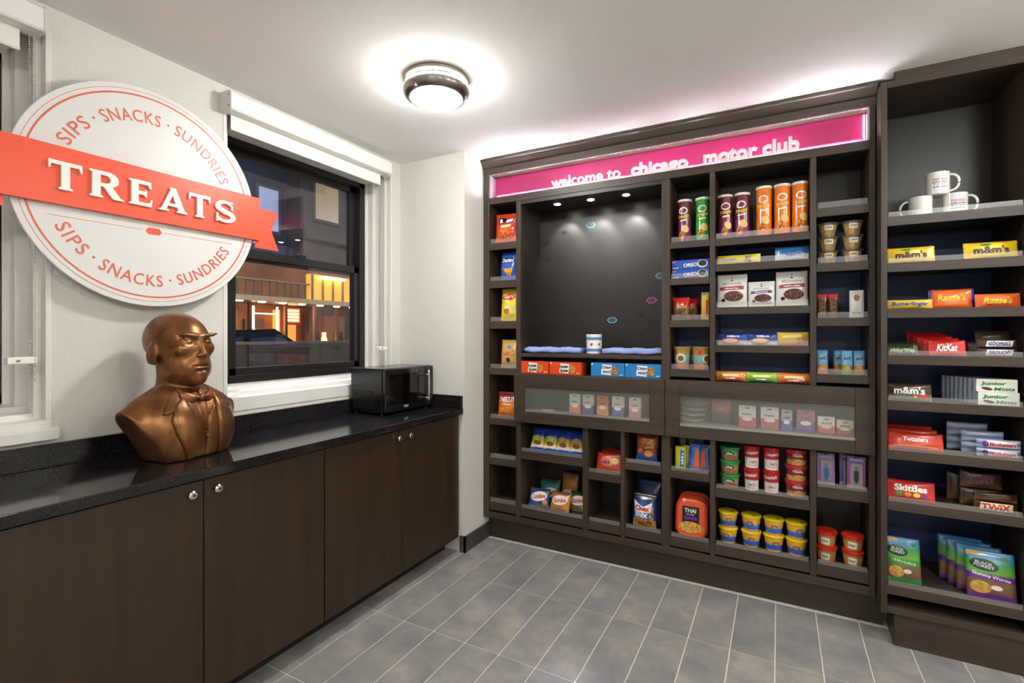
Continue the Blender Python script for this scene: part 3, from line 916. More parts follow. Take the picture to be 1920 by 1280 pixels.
def pillow(root, w, h, t, m, ends='tb', seed=1, crimp=0.07, wr=0.10, nu=16, nv=20, name='wrapper', pinch=0.05):
    """foil pack: blown-up front and back with flat crimped ends. returns its surface function"""
    rnd = random.Random(seed)
    ph = [rnd.uniform(0, 6.28) for _ in range(6)]
    fr = [rnd.uniform(0.6, 1.4) for _ in range(4)]
    def prof(u, v):
        a, b = (abs(2 * u / w), v / h) if ends == 'tb' else (abs(2 * v / h - 1), u / w + 0.5)
        fe = max(1 - a ** 3, 0.0) ** 0.6
        b2 = (b - crimp) / (1 - 2 * crimp)
        fl = max(math.sin(math.pi * min(max(b2, 0), 1)), 0) ** 0.55
        wv = 1 + wr * (math.sin(fr[0] * 9 * u / w + ph[0] + 4 * v / h) + math.sin(fr[1] * 11 * v / h + ph[1] - 5 * u / w) + 0.5 * math.sin(fr[2] * 23 * v / h + ph[2] + 9 * u / w))
        return fe * fl * wv, fl
    def S(u, v, off=0.0):
        f, fl = prof(u, v)
        k = 1 - pinch * fl
        if ends == 'tb':
            return (u * k, -(t / 2) * f - 0.0006 - off, v)
        return (u, -(t / 2) * f - 0.0006 - off, h / 2 + (v - h / 2) * (1 - pinch * 0.5 * fl))
    vs, fs = [], []
    for side in (-1, 1):
        for j in range(nv + 1):
            for i in range(nu + 1):
                u, v = -w / 2 + w * i / nu, h * j / nv
                x, y, z = S(u, v)
                if ends == 'tb' and j in (0, nv):
                    z += 0.0012 * (1 if i % 2 else -1) + (0.0012 if j == 0 else -0.0012)
                if ends == 'lr' and i in (0, nu):
                    x += 0.0012 * (1 if j % 2 else -1)
                vs.append((x, y * side * -1 if side == 1 else y, z))
    n = (nu + 1) * (nv + 1)
    for s_ in range(2):
        for j in range(nv):
            for i in range(nu):
                a = s_ * n + j * (nu + 1) + i
                q = (a, a + 1, a + nu + 2, a + nu + 1)
                fs.append(q if s_ == 0 else q[::-1])
    # close the rim
    rim = [(0, i) for i in range(nu)] + [(j, nu) for j in range(nv)] + [(nv, nu - i) for i in range(nu)] + [(nv - j, 0) for j in range(nv)]
    rim = [j * (nu + 1) + i for j, i in rim]
    for i in range(len(rim)):
        a, b = rim[i], rim[(i + 1) % len(rim)]
        fs.append((b, a, n + a, n + b))
    o = mesh_obj(name, vs, fs, m, root, True)
    return S

def carton(root, w, h, d, m, name='carton', bevel=0.0012):
    bm = bmesh.new()
    bx(bm, -w / 2, w / 2, -d / 2, d / 2, 0.0, h, bevel)
    bm_obj(name, bm, m, root)
    return lambda u, v, off=0.0: (u, -d / 2 - 0.0003 - off, v)

def round_surface(prof):
    zs = [p[1] for p in prof]; rs = [p[0] for p in prof]
    def S(u, v, off=0.0):
        r = float(np.interp(v, zs, rs))
        a = u / max(r, 1e-4)
        return ((r + off + 0.0003) * math.sin(a), -(r + off + 0.0003) * math.cos(a), v)
    return S

def item(name, label, cat, x, y, z, rotz=0, group=None, tilt=0.0):
    return thing(name, label, cat, (x, y, z + 0.0008), math.radians(rotz), group, math.radians(tilt))

def upright_bag(label, x, y, z, w, h, t, stops, seed, rotz=0, tilt=-6, group=None, name='chip_bag', cat='snack bag', wob=0.05):
    r = item(name, label, cat, x, y, z, rotz, group, tilt)
    S = pillow(r, w, h, t, bag_mat(label, stops, wob=wob), 'tb', seed)
    return r, S

K = dict(W=mat('#f4f1ea', 0.4), K=mat('#14110f', 0.4), R=mat('#c81f22', 0.4), Y=mat('#f2cf2b', 0.4), N=mat('#1d3f9a', 0.4), G=mat('#2e8a3c', 0.4), BR=mat('#4a2a17', 0.45), O=mat('#ef7d22', 0.4), P=mat('#5a2a86', 0.4))
CHIP = food_mat('chip', '#f0b955', '#d98a2e', '#8a4a18', 70)
NUTS = food_mat('nuts', '#5b3a22', '#8a5a30', '#2b1a10', 110)
CHOC = food_mat('choc', '#2a1712', '#5a2d22', '#8a5f55', 90)
GUM = food_mat('gum', '#e6a64a', '#d2703c', '#a8c04a', 60)
ZC = dict(CL=[1.960, 1.712, 1.447, 1.140, 0.812])

# chip column
r, S = upright_bag('red and orange bag of crunchy curls on the top cubby of the chip column', -1.578, 2.835, 1.957, 0.172, 0.205, 0.068, [(0.0, '#e0662e'), (0.3, '#d8431f'), (0.6, '#c92a1a'), (1.0, '#d9441d')], 3, rotz=4)
patch(r, S, ell_pts(0.0, 0.062, 0.062, 0.042, 16), food_mat('curl', '#e88b35', '#d8541f', '#a52a12', 55), 1)
patch(r, S, [(-0.05, 0.125), (0.052, 0.135), (0.060, 0.172), (0.01, 0.160), (-0.03, 0.178), (-0.058, 0.165)], K['K'], 1)
patch(r, S, [(-0.040, 0.132), (-0.020, 0.136), (-0.030, 0.165), (-0.046, 0.160)], K['W'], 2); patch(r, S, [(0.0, 0.136), (0.045, 0.142), (0.050, 0.163), (0.008, 0.155)], K['W'], 2)
patch(r, S, [(-0.035, 0.102), (0.035, 0.106), (0.040, 0.124), (-0.035, 0.120)], mat('#e8cf8a', 0.4), 2)
r, S = upright_bag('blue bag with a tortilla chip picture in the chip column', -1.560, 2.835, 1.709, 0.135, 0.200, 0.068, [(0.0, '#2a4fae'), (0.5, '#2759c0'), (1.0, '#1e3f92')], 5)
text(r, S, 'Doritos', 0.0, 0.135, 0.088, 0.026, K['W'], 0.03, 3, slant=0.2)
patch(r, S, [(-0.05, 0.118), (0.05, 0.124), (0.052, 0.152), (-0.05, 0.150)], K['K'], 1)
patch(r, S, [(-0.045, 0.085), (0.030, 0.080), (0.002, 0.030)], CHIP, 1); patch(r, S, [(-0.02, 0.078), (0.045, 0.084), (0.018, 0.028)], mat('#e89a2c', 0.5), 2)
r, S = upright_bag('yellow potato chip bag with a red oval badge in the chip column', -1.556, 2.835, 1.444, 0.138, 0.222, 0.068, [(0.0, '#e6cf2f'), (0.3, '#f1d92d'), (1.0, '#ecd224')], 8)
patch(r, S, ell_pts(0.0, 0.160, 0.055, 0.028, 20), mat('#e2b01e', 0.4), 1); patch(r, S, ell_pts(0.0, 0.160, 0.050, 0.020, 20, 0.1), K['R'], 2)
text(r, S, "Lay's", 0.0, 0.161, 0.066, 0.026, K['W'], 0.02, 4, slant=0.2)
patch(r, S, ell_pts(0.005, 0.075, 0.05, 0.033, 16), mat('#e9cf86', 0.5), 1); patch(r, S, ell_pts(-0.012, 0.065, 0.026, 0.02, 14), CHIP, 2)
r, S = upright_bag('tan bag with red script lettering in the chip column', -1.556, 2.835, 1.137, 0.136, 0.190, 0.068, [(0.0, '#b9a27a'), (0.35, '#d2a860'), (1.0, '#c99a52')], 11)
marks(r, S, 0.004, 0.098, 0.085, 0.032, mat('#c8382c', 0.4), 6, 2, rot=0.15)
patch(r, S, ell_pts(0.0, 0.055, 0.014, 0.016, 14), K['BR'], 1); patch(r, S, ell_pts(0.0, 0.135, 0.018, 0.014, 14), mat('#7f93b0', 0.4), 1)
r, S = upright_bag('orange cheese cracker bag with a dark red top at the bottom of the chip column', -1.572, 2.835, 0.809, 0.152, 0.172, 0.068, [(0.0, '#d9701f'), (0.55, '#e27a22'), (0.72, '#8a2a1a'), (1.0, '#7c2216')], 14)
text(r, S, 'CHEEZ-IT', 0.0, 0.122, 0.118, 0.032, K['W'], 0.03, 2)
marks(r, S, 0.0, 0.092, 0.07, 0.010, K['W'], 8, 2)
for a, b_ in ((-0.03, 0.05), (0.028, 0.058), (0.0, 0.035)):
    patch(r, S, rect_pts(a - 0.02, a + 0.02, b_ - 0.017, b_ + 0.017), mat('#e8902e', 0.5), 1)

# niche: towels, flag cup, cookie boxes
def towel(x0, x1, label, seed):
    L = x1 - x0
    r = item('folded_towel', label, 'towel', (x0 + x1) / 2, 2.865, 1.242, group='rolled towels in the niche')
    rnd = random.Random(seed)
    prof_n, ns = 28, 30
    vs, fs = [], []
    for i in range(ns + 1):
        x = -L / 2 + L * i / ns
        e = min(i, ns - i) / 3.0
        k = 0.80 + 0.20 * ss(e)
        for j in range(prof_n):
            a = 2 * math.pi * j / prof_n
            ca, sa = math.cos(a), math.sin(a)
            yy = 0.062 * math.copysign(abs(ca) ** 0.6, ca) * k
            zz = 0.019 * math.copysign(abs(sa) ** 0.6, sa) * k
            zz += 0.0022 * math.sin(i * 0.6 + seed) + 0.0012 * math.sin(i * 1.7 + 3 * ca)
            vs.append((x + 0.004 * math.sin(3 * a + seed), yy, max(zz + 0.0195, 0.0)))
    for i in range(ns):
        for j in range(prof_n):
            q = (j + 1) % prof_n
            fs.append((i * prof_n + j, i * prof_n + q, (i + 1) * prof_n + q, (i + 1) * prof_n + j))
    fs.append(tuple(range(prof_n - 1, -1, -1))); fs.append(tuple(range(ns * prof_n, (ns + 1) * prof_n)))
    TW_ = noise_mat('terry', '#7d93d6', '#aebcf0', (300, 300, 300), 1.0, 3, 0.95, bump=0.5)
    mesh_obj('towel_body', vs, fs, TW_, r, True)
    # the roll seen at the end
    pts = [(L / 2 - 0.002 - 0.0002 * i, (0.045 - 0.0016 * i) * math.cos(0.55 * i), 0.019 + (0.013 - 0.0005 * i) * math.sin(0.55 * i)) for i in range(22)]
    tube('rolled_edge', pts, 0.0022, mat('#5f74bd', 0.9), r, 6)
towel(-1.436, -1.056, 'light blue rolled towel left of the striped flag cup', 1)
towel(-0.922, -0.578, 'light blue rolled towel right of the striped flag cup', 4)
cp_ = item('flag_cup', 'white cup with blue stripes and red stars standing in the niche', 'cup', -0.985, 2.86, 1.242)
CUPW = mat('#f0ede8', 0.2)
pr = [(0.0, 0.0), (0.040, 0.0), (0.045, 0.004), (0.0465, 0.06), (0.047, 0.119), (0.044, 0.119), (0.043, 0.06), (0.041, 0.008), (0.0, 0.008)]
lathe('cup_body', pr, CUPW, cp_, 40)
S = round_surface([(0.045, 0.004), (0.0465, 0.06), (0.047, 0.119)])
for v0, v1 in ((0.016, 0.033), (0.084, 0.101)):
    vs, fs = [], []
    for i in range(41):
        a = -math.pi + 2 * math.pi * i / 40
        vs += [S(a * 0.046, v0, 0.0006), S(a * 0.046, v1, 0.0006)]
    mesh_obj('blue_stripe', vs, [(2 * i, 2 * i + 2, 2 * i + 3, 2 * i + 1) for i in range(40)], mat('#5f86bb', 0.3), cp_, True)
for a in range(-2, 4):
    u = a * 0.047
    st = [(u + (0.010 if i % 2 == 0 else 0.0048) * math.cos(math.radians(30 * i + 90)), 0.0585 + (0.010 if i % 2 == 0 else 0.0048) * math.sin(math.radians(30 * i + 90))) for i in range(12)]
    patch(cp_, S, st, mat('#b8342f', 0.3), 1, 'red_star')

def cookie_box(x, y, z, w, h, d, label, base, words, txt_m, badge, cookie, group, rz=0):
    r = item('cookie_box', label, 'box', x, y, z, rz, group)
    S = carton(r, w, h, d, mat(base, 0.38))
    patch(r, S, [(-0.19 * w, 0.16 * h), (0.10 * w, 0.10 * h), (0.13 * w, 0.86 * h), (-0.16 * w, 0.90 * h)], badge, 1)
    text(r, S, words[0], -0.03 * w, 0.66 * h, 0.27 * w, 0.27 * h, txt_m, 0.035, 3, rot=0.06)
    text(r, S, words[1], -0.02 * w, 0.34 * h, 0.25 * w, 0.27 * h, txt_m, 0.035, 3, rot=0.06)
    patch(r, S, ell_pts(0.22 * w, 0.46 * h, 0.10 * w, 0.33 * h, 18), cookie, 2)
    patch(r, S, [(-0.48 * w, 0.80 * h), (-0.42 * w, 0.97 * h), (-0.48 * w, 0.97 * h)], K['W'], 1)
    marks(r, S, 0.40 * w, 0.16 * h, 0.10 * w, 0.08 * h, K['W'], 5, 1)
    return r
COOK = food_mat('cookie', '#e0b060', '#c98a3c', '#a86a28', 120)
CAHOY = food_mat('ahoy', '#d9a045', '#c07a28', '#3a1d10', 90)
for x, lab in ((-1.358, 'orange cookie box at the left end of the niche ledge'), (-1.143, 'orange cookie box second from the left on the niche ledge')):
    cookie_box(x, 2.83, 1.1145, 0.208, 0.076, 0.09, lab, '#dd4417', ('Nutter', 'Butter'), K['K'], K['W'], COOK, 'cookie boxes on the niche ledge')
for x, lab in ((-0.878, 'blue cookie box right of the orange ones on the niche ledge'), (-0.672, 'blue cookie box at the right end of the niche ledge')):
    cookie_box(x, 2.83, 1.1145, 0.202, 0.078, 0.09, lab, '#1c7fc0', ('Chips', 'Ahoy!'), mat('#16307a', 0.4), K['W'], CAHOY, 'cookie boxes on the niche ledge')

# stacked-crisp cans
def crisp_can(x, y, z, label, base, h=0.238, seed=0, low=None):
    r = item('crisp_can', label, 'can', x, y, z, seed * 7 - 6, 'tall crisp cans')
    R = 0.0365
    st = [(0.0, low or base), (0.35, low or base), (0.55, base), (1.0, base)]
    lathe('can_body', [(0.0, 0.0), (R, 0.0), (R, 0.003), (R - 0.0008, 0.005), (R - 0.0008, h - 0.006), (R, h - 0.004), (R, h - 0.002), (0.0, h - 0.002)], bag_mat(base + str(low), st, rough=0.22, wob=0.03), r, 36)
    lathe('lid', [(R + 0.0012, h - 0.012), (R + 0.0016, h - 0.011), (R + 0.0016, h), (R - 0.002, h + 0.0012), (R - 0.004, h - 0.001), (0.0, h - 0.001)], mat('#e9e4da', 0.3), r, 36)
    S = round_surface([(R - 0.0008, 0), (R - 0.0008, h)])
    patch(r, S, ell_pts(0.0, h * 0.74, 0.024, 0.019, 20, 0.1), K['W'], 1, 'badge'); patch(r, S, ell_pts(0.0, h * 0.738, 0.018, 0.013, 18, 0.1), mat(base, 0.3), 2, 'badge')
    text(r, S, 'Pringles', 0.002, h * 0.60, 0.056, 0.023, K['Y'], 0.025, 3, rot=0.16, slant=0.15)
    patch(r, S, [(-0.016, h * 0.49), (0.020, h * 0.51), (0.020, h * 0.545), (-0.016, h * 0.525)], mat('#ece3d6', 0.4), 1)
    patch(r, S, ell_pts(-0.006, h * 0.18, 0.017, 0.022, 14), CHIP, 1); patch(r, S, ell_pts(0.012, h * 0.32, 0.018, 0.022, 14, 0.6), mat('#f0c878', 0.5), 1)
crisp_can(-0.457, 2.848, 1.862, 'maroon crisp can left of the green one', '#6a1f2a', seed=0, low='#7a2560')
crisp_can(-0.363, 2.848, 1.862, 'green crisp can beside the maroon one', '#2f9a2a', seed=1, low='#3aa83a')
crisp_can(-0.250, 2.848, 1.860, 'left of the two maroon crisp cans next to the orange ones', '#6a1f2a', seed=2, low='#7d2462')
crisp_can(-0.168, 2.848, 1.860, 'right of the two maroon crisp cans next to the orange ones', '#6a1f2a', seed=0, low='#7d2462')
for i, (x, nm) in enumerate(((-0.066, 'leftmost'), (0.016, 'middle'), (0.094, 'rightmost'))):
    crisp_can(x, 2.843, 1.860, nm + ' of the three orange crisp cans', '#e97a12', 0.256, seed=i)

# oreo style boxes
for k, z in enumerate((1.664, 1.7155)):
    r = item('cookie_box', ('lower' if k == 0 else 'upper') + ' of the two stacked blue sandwich cookie boxes', 'box', -0.421, 2.835, z, 0, 'blue sandwich cookie boxes')
    S = carton(r, 0.192, 0.050, 0.06, mat('#1f52b5', 0.35))
    text(r, S, 'OREO', 0.0, 0.022, 0.072, 0.020, K['W'], 0.03, 2, rot=0.05)
    patch(r, S, ell_pts(0.062, 0.026, 0.026, 0.021, 18), K['W'], 1); patch(r, S, ell_pts(0.062, 0.028, 0.021, 0.017, 18), mat('#2a2320', 0.5), 2)
    patch(r, S, [(-0.094, 0.03), (-0.072, 0.044), (-0.094, 0.047)], mat('#d77a8a', 0.4), 1); patch(r, S, rect_pts(-0.092, -0.06, 0.004, 0.012), mat('#8fb0e0', 0.4), 1)

# flow-wrapped bars laid flat or leaning
def bar(label, x, y, z, w, h, t, stops, rotz=0, tilt=-12, seed=1, axis='Z', group=None, name='candy_bar', cat='candy bar', wob=0.04, fin=None, crimp=0.06):
    r = item(name, label, cat, x, y, z, rotz, group, tilt)
    S = pillow(r, w, h, t, bag_mat(str(stops), stops, axis=axis, wob=wob), 'lr', seed, crimp=crimp, nu=20, nv=10, wr=0.07)
    return r, S
r, S = bar('long yellow cookie pack marked XL left of the blue rice treat', -0.184, 2.835, 1.7255, 0.205, 0.052, 0.04, [(0.0, '#e6c62a'), (1.0, '#f0d52e')], tilt=0)
text(r, S, 'Golden', -0.04, 0.030, 0.065, 0.020, mat('#e9e4f0', 0.4), 0.04, 2); text(r, S, 'Golden', -0.04, 0.030, 0.062, 0.017, K['P'], 0.0, 3)
text(r, S, 'XL', 0.045, 0.028, 0.036, 0.030, K['P'], 0.03, 2, slant=0.2)
r, S = bar('blue and white crisped rice treat right of the yellow cookie pack', 0.058, 2.835, 1.7255, 0.148, 0.076, 0.03, [(0.0, '#d8e2ea'), (0.4, '#cfe0ee'), (0.55, '#3f8fd0'), (1.0, '#2b78c0')], tilt=-8)
text(r, S, 'RICE KRISPIES', 0.004, 0.050, 0.095, 0.013, mat('#1c3f96', 0.4), 0.02, 2, rot=0.06); text(r, S, 'TREATS', 0.004, 0.032, 0.070, 0.016, mat('#1c3f96', 0.4), 0.03, 2, rot=0.06)

# white stand-up pouches of chocolate pieces
def pouch(x, w, h, label, band, seed):
    r = item('candy_pouch', label, 'pouch', x, 2.835, 1.499, 0, 'white chocolate pouches', -7)
    S = pillow(r, w, h, 0.045, bag_mat('pouch', [(0.0, '#e6e3de'), (1.0, '#efece8')], wob=0.0), 'tb', seed, crimp=0.10, wr=0.03, pinch=0.0)
    patch(r, S, ell_pts(0.0, 0.90 * h, 0.004, 0.004, 10), mat('#77716b', 0.5), 1); patch(r, S, [(-0.007, 0.78 * h), (0.007, 0.78 * h), (0.0, 0.84 * h)], mat('#2c4a2a', 0.5), 1, 'tree_mark')
    text(r, S, 'BROOKSIDE', 0.0, 0.70 * h, 0.60 * w, 0.060 * h, mat('#6d675f', 0.4), 0.0, 2)
    patch(r, S, [(-0.40 * w, 0.50 * h), (0.40 * w, 0.52 * h), (0.40 * w, 0.63 * h), (-0.40 * w, 0.60 * h)], band, 1)
    marks(r, S, 0.0, 0.562 * h, 0.52 * w, 0.05 * h, K['W'], 13, 2)
    patch(r, S, ell_pts(0.06 * w, 0.33 * h, 0.32 * w, 0.15 * h, 20), CHOC, 1); patch(r, S, ell_pts(-0.28 * w, 0.22 * h, 0.07 * w, 0.05 * h, 12), mat('#3a1d16', 0.5), 2)
pouch(-0.217, 0.146, 0.182, 'white chocolate pouch with a red band, left of three', mat('#a83236', 0.4), 21)
pouch(-0.078, 0.122, 0.136, 'smaller white chocolate pouch with a purple band in the middle', mat('#4b2f7a', 0.4), 22)
pouch(0.058, 0.140, 0.182, 'white chocolate pouch with a red band, right of three', mat('#b03a44', 0.4), 23)

# nut packs and an upright bar
for k, (x, y) in enumerate(((-0.474, 2.83), (-0.440, 2.905))):
    r = item('nut_pack', ('front' if k == 0 else 'rear') + ' red topped nut pack in the cubby under the sandwich cookies', 'snack bag', x, y, 1.436, 0, 'red topped nut packs', -3)
    S = pillow(r, 0.092, 0.128, 0.05, bag_mat('nutpack', [(0.0, '#6b4a28'), (0.58, '#a57a3a'), (0.62, '#c2201f'), (1.0, '#d0302a')], wob=0.0), 'tb', 31 + k)
    patch(r, S, rect_pts(-0.014, 0.030, 0.012, 0.066), NUTS, 1); patch(r, S, [(0.0, 0.082), (0.02, 0.082), (0.01, 0.096)], mat('#f0d0a0', 0.4), 1)
def stick(label, x, y, z, w, h, stops, seed, rotz=0, group=None, tilt=-4):
    r = item('snack_bar', label, 'snack bar', x, y, z, rotz, group, tilt)
    S = pillow(r, w, h, 0.018, bag_mat(str(stops), stops, wob=0.03), 'tb', seed, crimp=0.08, nu=8, nv=18, pinch=0.0)
    return r, S
r, S = stick('yellow and red bar standing upright beside the nut packs', -0.350, 2.84, 1.436, 0.042, 0.155, [(0.0, '#c9b89a'), (0.08, '#d9902c'), (0.4, '#e0b02c'), (0.8, '#e8c832'), (1.0, '#d8c48a')], 41)
patch(r, S, rect_pts(0.004, 0.014, 0.02, 0.11), K['R'], 1)

# paper snack cups
def paper_cup(x, y, label, k):
    r = item('snack_cup', label, 'cup', x, y, 1.169, k * 25, 'tan paper snack cups')
    h = 0.122
    pr = [(0.0, 0.0), (0.034, 0.0), (0.036, 0.002), (0.0445, h - 0.004), (0.046, h - 0.002), (0.0445, h), (0.0, h - 0.002)]
    lathe('cup_body', pr, bag_mat('papercup', [(0.0, '#b8602a'), (0.25, '#c8762c'), (0.30, '#7fb0b0'), (0.62, '#8cb8b4'), (0.66, '#b99a52'), (1.0, '#a8873f')], wob=0.03), r, 32)
    S = round_surface([(0.036, 0.002), (0.0445, h)])
    patch(r, S, ell_pts(0.0, 0.062, 0.024, 0.026, 16), mat('#e6dcc0', 0.4), 1); patch(r, S, ell_pts(0.0, 0.060, 0.016, 0.016, 14), mat('#7a5a30', 0.5), 2)
    patch(r, S, rect_pts(-0.044, -0.026, 0.08, 0.105), K['R'], 1)
    lathe('foil_lid', [(0.0, h + 0.0015), (0.044, h + 0.0015), (0.047, h - 0.003), (0.0465, h - 0.004)], mat('#b09a60', 0.35, 0.3), r, 32)
paper_cup(-0.471, 2.845, 'tan and teal paper snack cup at the left of its cubby', 0)
paper_cup(-0.423, 2.945, 'tan and teal paper snack cup behind the front one', 1)
paper_cup(-0.371, 2.845, 'tan and teal paper snack cup at the right of its cubby', 2)

# toaster pastries, gold biscuits
for k, (x, lab) in enumerate(((-0.214, 'left'), (-0.074, 'right'))):
    r, S = bar('blue toaster pastry pack, ' + lab + ' of the two', x, 2.835, 1.3015, 0.140, 0.062, 0.024, [(0.0, '#c8d4ea'), (0.30, '#c8cfe6'), (0.42, '#2343a8'), (1.0, '#1d3796')], tilt=-6, seed=50 + k, group='blue toaster pastry packs', name='pastry_pack', cat='snack pack')
    patch(r, S, ell_pts(-0.01, 0.022, 0.046, 0.017, 18), mat('#d2693a' if k == 0 else '#c98a4a', 0.5), 2); patch(r, S, ell_pts(-0.01, 0.025, 0.036, 0.011, 16), mat('#e8b8a8' if k == 0 else '#e3c49a', 0.5), 3)
    marks(r, S, 0.004, 0.050, 0.060, 0.013, K['W'], 8, 2)
r, S = bar('yellow gold biscuit pack right of the blue pastry packs', 0.062, 2.835, 1.3015, 0.138, 0.070, 0.026, [(0.0, '#d88a6a'), (0.3, '#d9a05a'), (0.45, '#e0bd3a'), (1.0, '#e3c348')], tilt=-6, seed=53, name='biscuit_pack', cat='snack pack')
patch(r, S, [(-0.045, 0.04), (0.035, 0.044), (0.035, 0.056), (-0.045, 0.052)], mat('#f0e2b0', 0.4), 1); patch(r, S, ell_pts(0.035, 0.03, 0.02, 0.014, 14), mat('#c98a3a', 0.5), 2)
# granola bars on the ledge
for k, (x, c1, c2, lab) in enumerate(((-0.221, '#c8652a', '#e0a030', 'orange granola bar left of the green one'), (-0.077, '#5f9a2c', '#b8c832', 'green and yellow granola bar between two orange ones'), (0.066, '#c8602a', '#e8962e', 'orange granola bar right of the green one'))):
    r, S = bar(lab, x, 2.815, 1.1145, 0.144, 0.054, 0.026, [(0.0, '#7a2a1a' if k != 1 else '#2a6a2a'), (0.35, c1), (0.7, c2), (1.0, c1)], tilt=-14, seed=60 + k, group='granola bars on the ledge', name='granola_bar', cat='snack bar')
    patch(r, S, rect_pts(-0.04, 0.04, 0.024, 0.036), mat('#f2e2b8', 0.4), 1); marks(r, S, 0.0, 0.014, 0.05, 0.009, K['W'], 7, 2)

# fruit cups
def fruit_cup(x, z, label):
    r = item('fruit_cup', label, 'cup', x, 2.852, z, 0, 'stacked clear fruit cups')
    h = 0.066
    lathe('fruit', [(0.0, 0.002), (0.026, 0.002), (0.038, h * 0.85), (0.0, h * 0.85)], food_mat('fruit', '#c99a30', '#b07f20', '#d8b048', 60, 0.35), r, 28)
    lathe('cup_wall', [(0.026, 0.0), (0.0285, 0.001), (0.041, h - 0.004), (0.045, h - 0.003), (0.045, h), (0.040, h)], clear_mat('cup', '#e6dcc0', 0.12, 0.12, 0.05), r, 28)
    lathe('film_lid', [(0.0, h + 0.0005), (0.045, h + 0.0005)], clear_mat('film', '#efe6d0', 0.25, 0.15, 0.1), r, 28)
    S = round_surface([(0.0295, 0.0), (0.0425, h)])
    patch(r, S, rect_pts(-0.016, 0.020, 0.030, 0.054), mat('#ece6d2', 0.4), 1, 'label'); marks(r, S, 0.002, 0.044, 0.026, 0.008, mat('#6a4a20', 0.4), 5, 2)
NM = ('bottom', 'middle', 'top')
for x, sd in ((0.212, 'left'), (0.311, 'right')):
    for k in range(3):
        fruit_cup(x, 1.6985 + 0.0675 * k, NM[k] + ' cup of the ' + sd + ' stack of clear fruit cups')

# nut bars, white bar, blue bars
for k, (x, y) in enumerate(((0.187, 2.83), (0.232, 2.835), (0.222, 2.88))):
    r, S = stick('dark nut bar with a red top, ' + ('left of the front pair', 'right of the front pair', 'behind the front pair')[k], x, y, 1.436, 0.044, 0.122, [(0.0, '#6a5a40'), (0.12, '#3a2a1c'), (0.75, '#4a3520'), (0.82, '#c0282a'), (1.0, '#c8352f')], 70 + k, group='dark nut bars')
    patch(r, S, rect_pts(-0.012, 0.012, 0.02, 0.088), NUTS, 1)
r, S = stick('white wrapped bar standing alone right of the nut bars', 0.327, 2.84, 1.436, 0.058, 0.136, [(0.0, '#e2ddd8'), (0.7, '#e6e2de'), (1.0, '#d9d2cc')], 75, rotz=-6)
patch(r, S, ell_pts(0.0, 0.098, 0.012, 0.016, 14), mat('#b07a5a', 0.5), 1); marks(r, S, 0.0, 0.026, 0.034, 0.008, mat('#a8453a', 0.4), 7, 2)
for k, (x, y, c) in enumerate(((0.188, 2.83, '#d8785a'), (0.262, 2.885, '#c87a3a'), (0.289, 2.84, '#6aa83a'), (0.338, 2.845, '#e07a5a'), (0.188, 2.88, '#d8785a'))):
    r, S = stick('light blue snack bar with ' + ('an orange foot, at the left end', 'an orange foot, behind the green footed one', 'a green foot', 'a coral foot, at the right end', 'an orange foot, behind the left one')[k], x, y, 1.166, 0.046, 0.118, [(0.0, '#c9c4c8'), (0.06, c), (0.34, c), (0.42, '#7fb4d8'), (0.9, '#5c9ccc'), (1.0, '#3f86bc')], 80 + k, group='light blue snack bars')
    marks(r, S, 0.0, 0.080, 0.026, 0.018, mat('#28466a', 0.4), 4, 2); patch(r, S, ell_pts(0.0, 0.030, 0.014, 0.012, 12), mat('#f0b04a', 0.5), 1)

# lower left: leaning trail mix bags, combos bags
NMO = ('leftmost', 'second from left', 'third from left', 'rightmost')
for k in range(4):
    r = item('snack_bag', NMO[k] + ' of the four leaning blue topped snack bags', 'snack bag', -1.362 + 0.088 * k, 2.835, 0.617, 0, 'leaning blue topped snack bags', -24)
    S = pillow(r, 0.094, 0.155, 0.035, bag_mat('trail', [(0.0, '#2b48a0'), (0.12, '#2b48a0'), (0.17, '#e8e0cc'), (0.32, '#e0b04a'), (0.55, '#8a9a2c' if k < 2 else '#9a6a3a'), (0.62, '#2440a0'), (1.0, '#1c3590')], wob=0.05), 'tb', 90 + k)
    patch(r, S, ell_pts(0.0, 0.078, 0.030, 0.022, 16), mat('#a9b83c' if k < 2 else '#b98a4a', 0.5), 1); patch(r, S, ell_pts(0.004, 0.050, 0.026, 0.014, 14), NUTS, 2)
def combos(x, y, z, rz, label, c, seed, tilt=-25, w=0.138, h=0.120):
    r = item('snack_bag', label, 'snack bag', x, y, z, rz, 'filled cracker snack bags', tilt)
    S = pillow(r, w, h, 0.04, bag_mat('combos' + c, [(0.0, '#8a8078'), (0.2, c), (0.7, c), (1.0, '#2a2a30')], wob=0.08), 'tb', seed)
    patch(r, S, ell_pts(0.0, 0.066, 0.056, 0.030, 22, 0.15), K['W'], 1); patch(r, S, ell_pts(0.004, 0.070, 0.05, 0.024, 20, 0.15), mat('#e8d8c8', 0.4), 2)
    text(r, S, 'Combos', 0.0, 0.066, 0.092, 0.028, mat('#b5271f', 0.4), 0.03, 4, rot=0.15)
    patch(r, S, ell_pts(0.042, 0.030, 0.016, 0.016, 14), mat('#e0902a', 0.5), 1)
combos(-1.350, 2.84, 0.2555, 8, 'blue filled cracker bag at the front left of the bottom cubby', '#2a4a8a', 101)
combos(-1.205, 2.832, 0.2555, -4, 'orange filled cracker bag at the front middle of the bottom cubby', '#c87a2a', 102)
combos(-1.100, 2.885, 0.2555, -6, 'green filled cracker bag by the partition of the bottom cubby', '#6a7a3a', 103, tilt=-20, w=0.13)
combos(-1.325, 2.955, 0.2555, 6, 'teal filled cracker bag behind the blue one', '#2a7a80', 104, tilt=-12, h=0.15)
combos(-1.200, 2.985, 0.2555, -8, 'tall orange filled cracker bag at the back of the bottom cubby', '#b8742a', 105, tilt=-8, h=0.20, w=0.12)
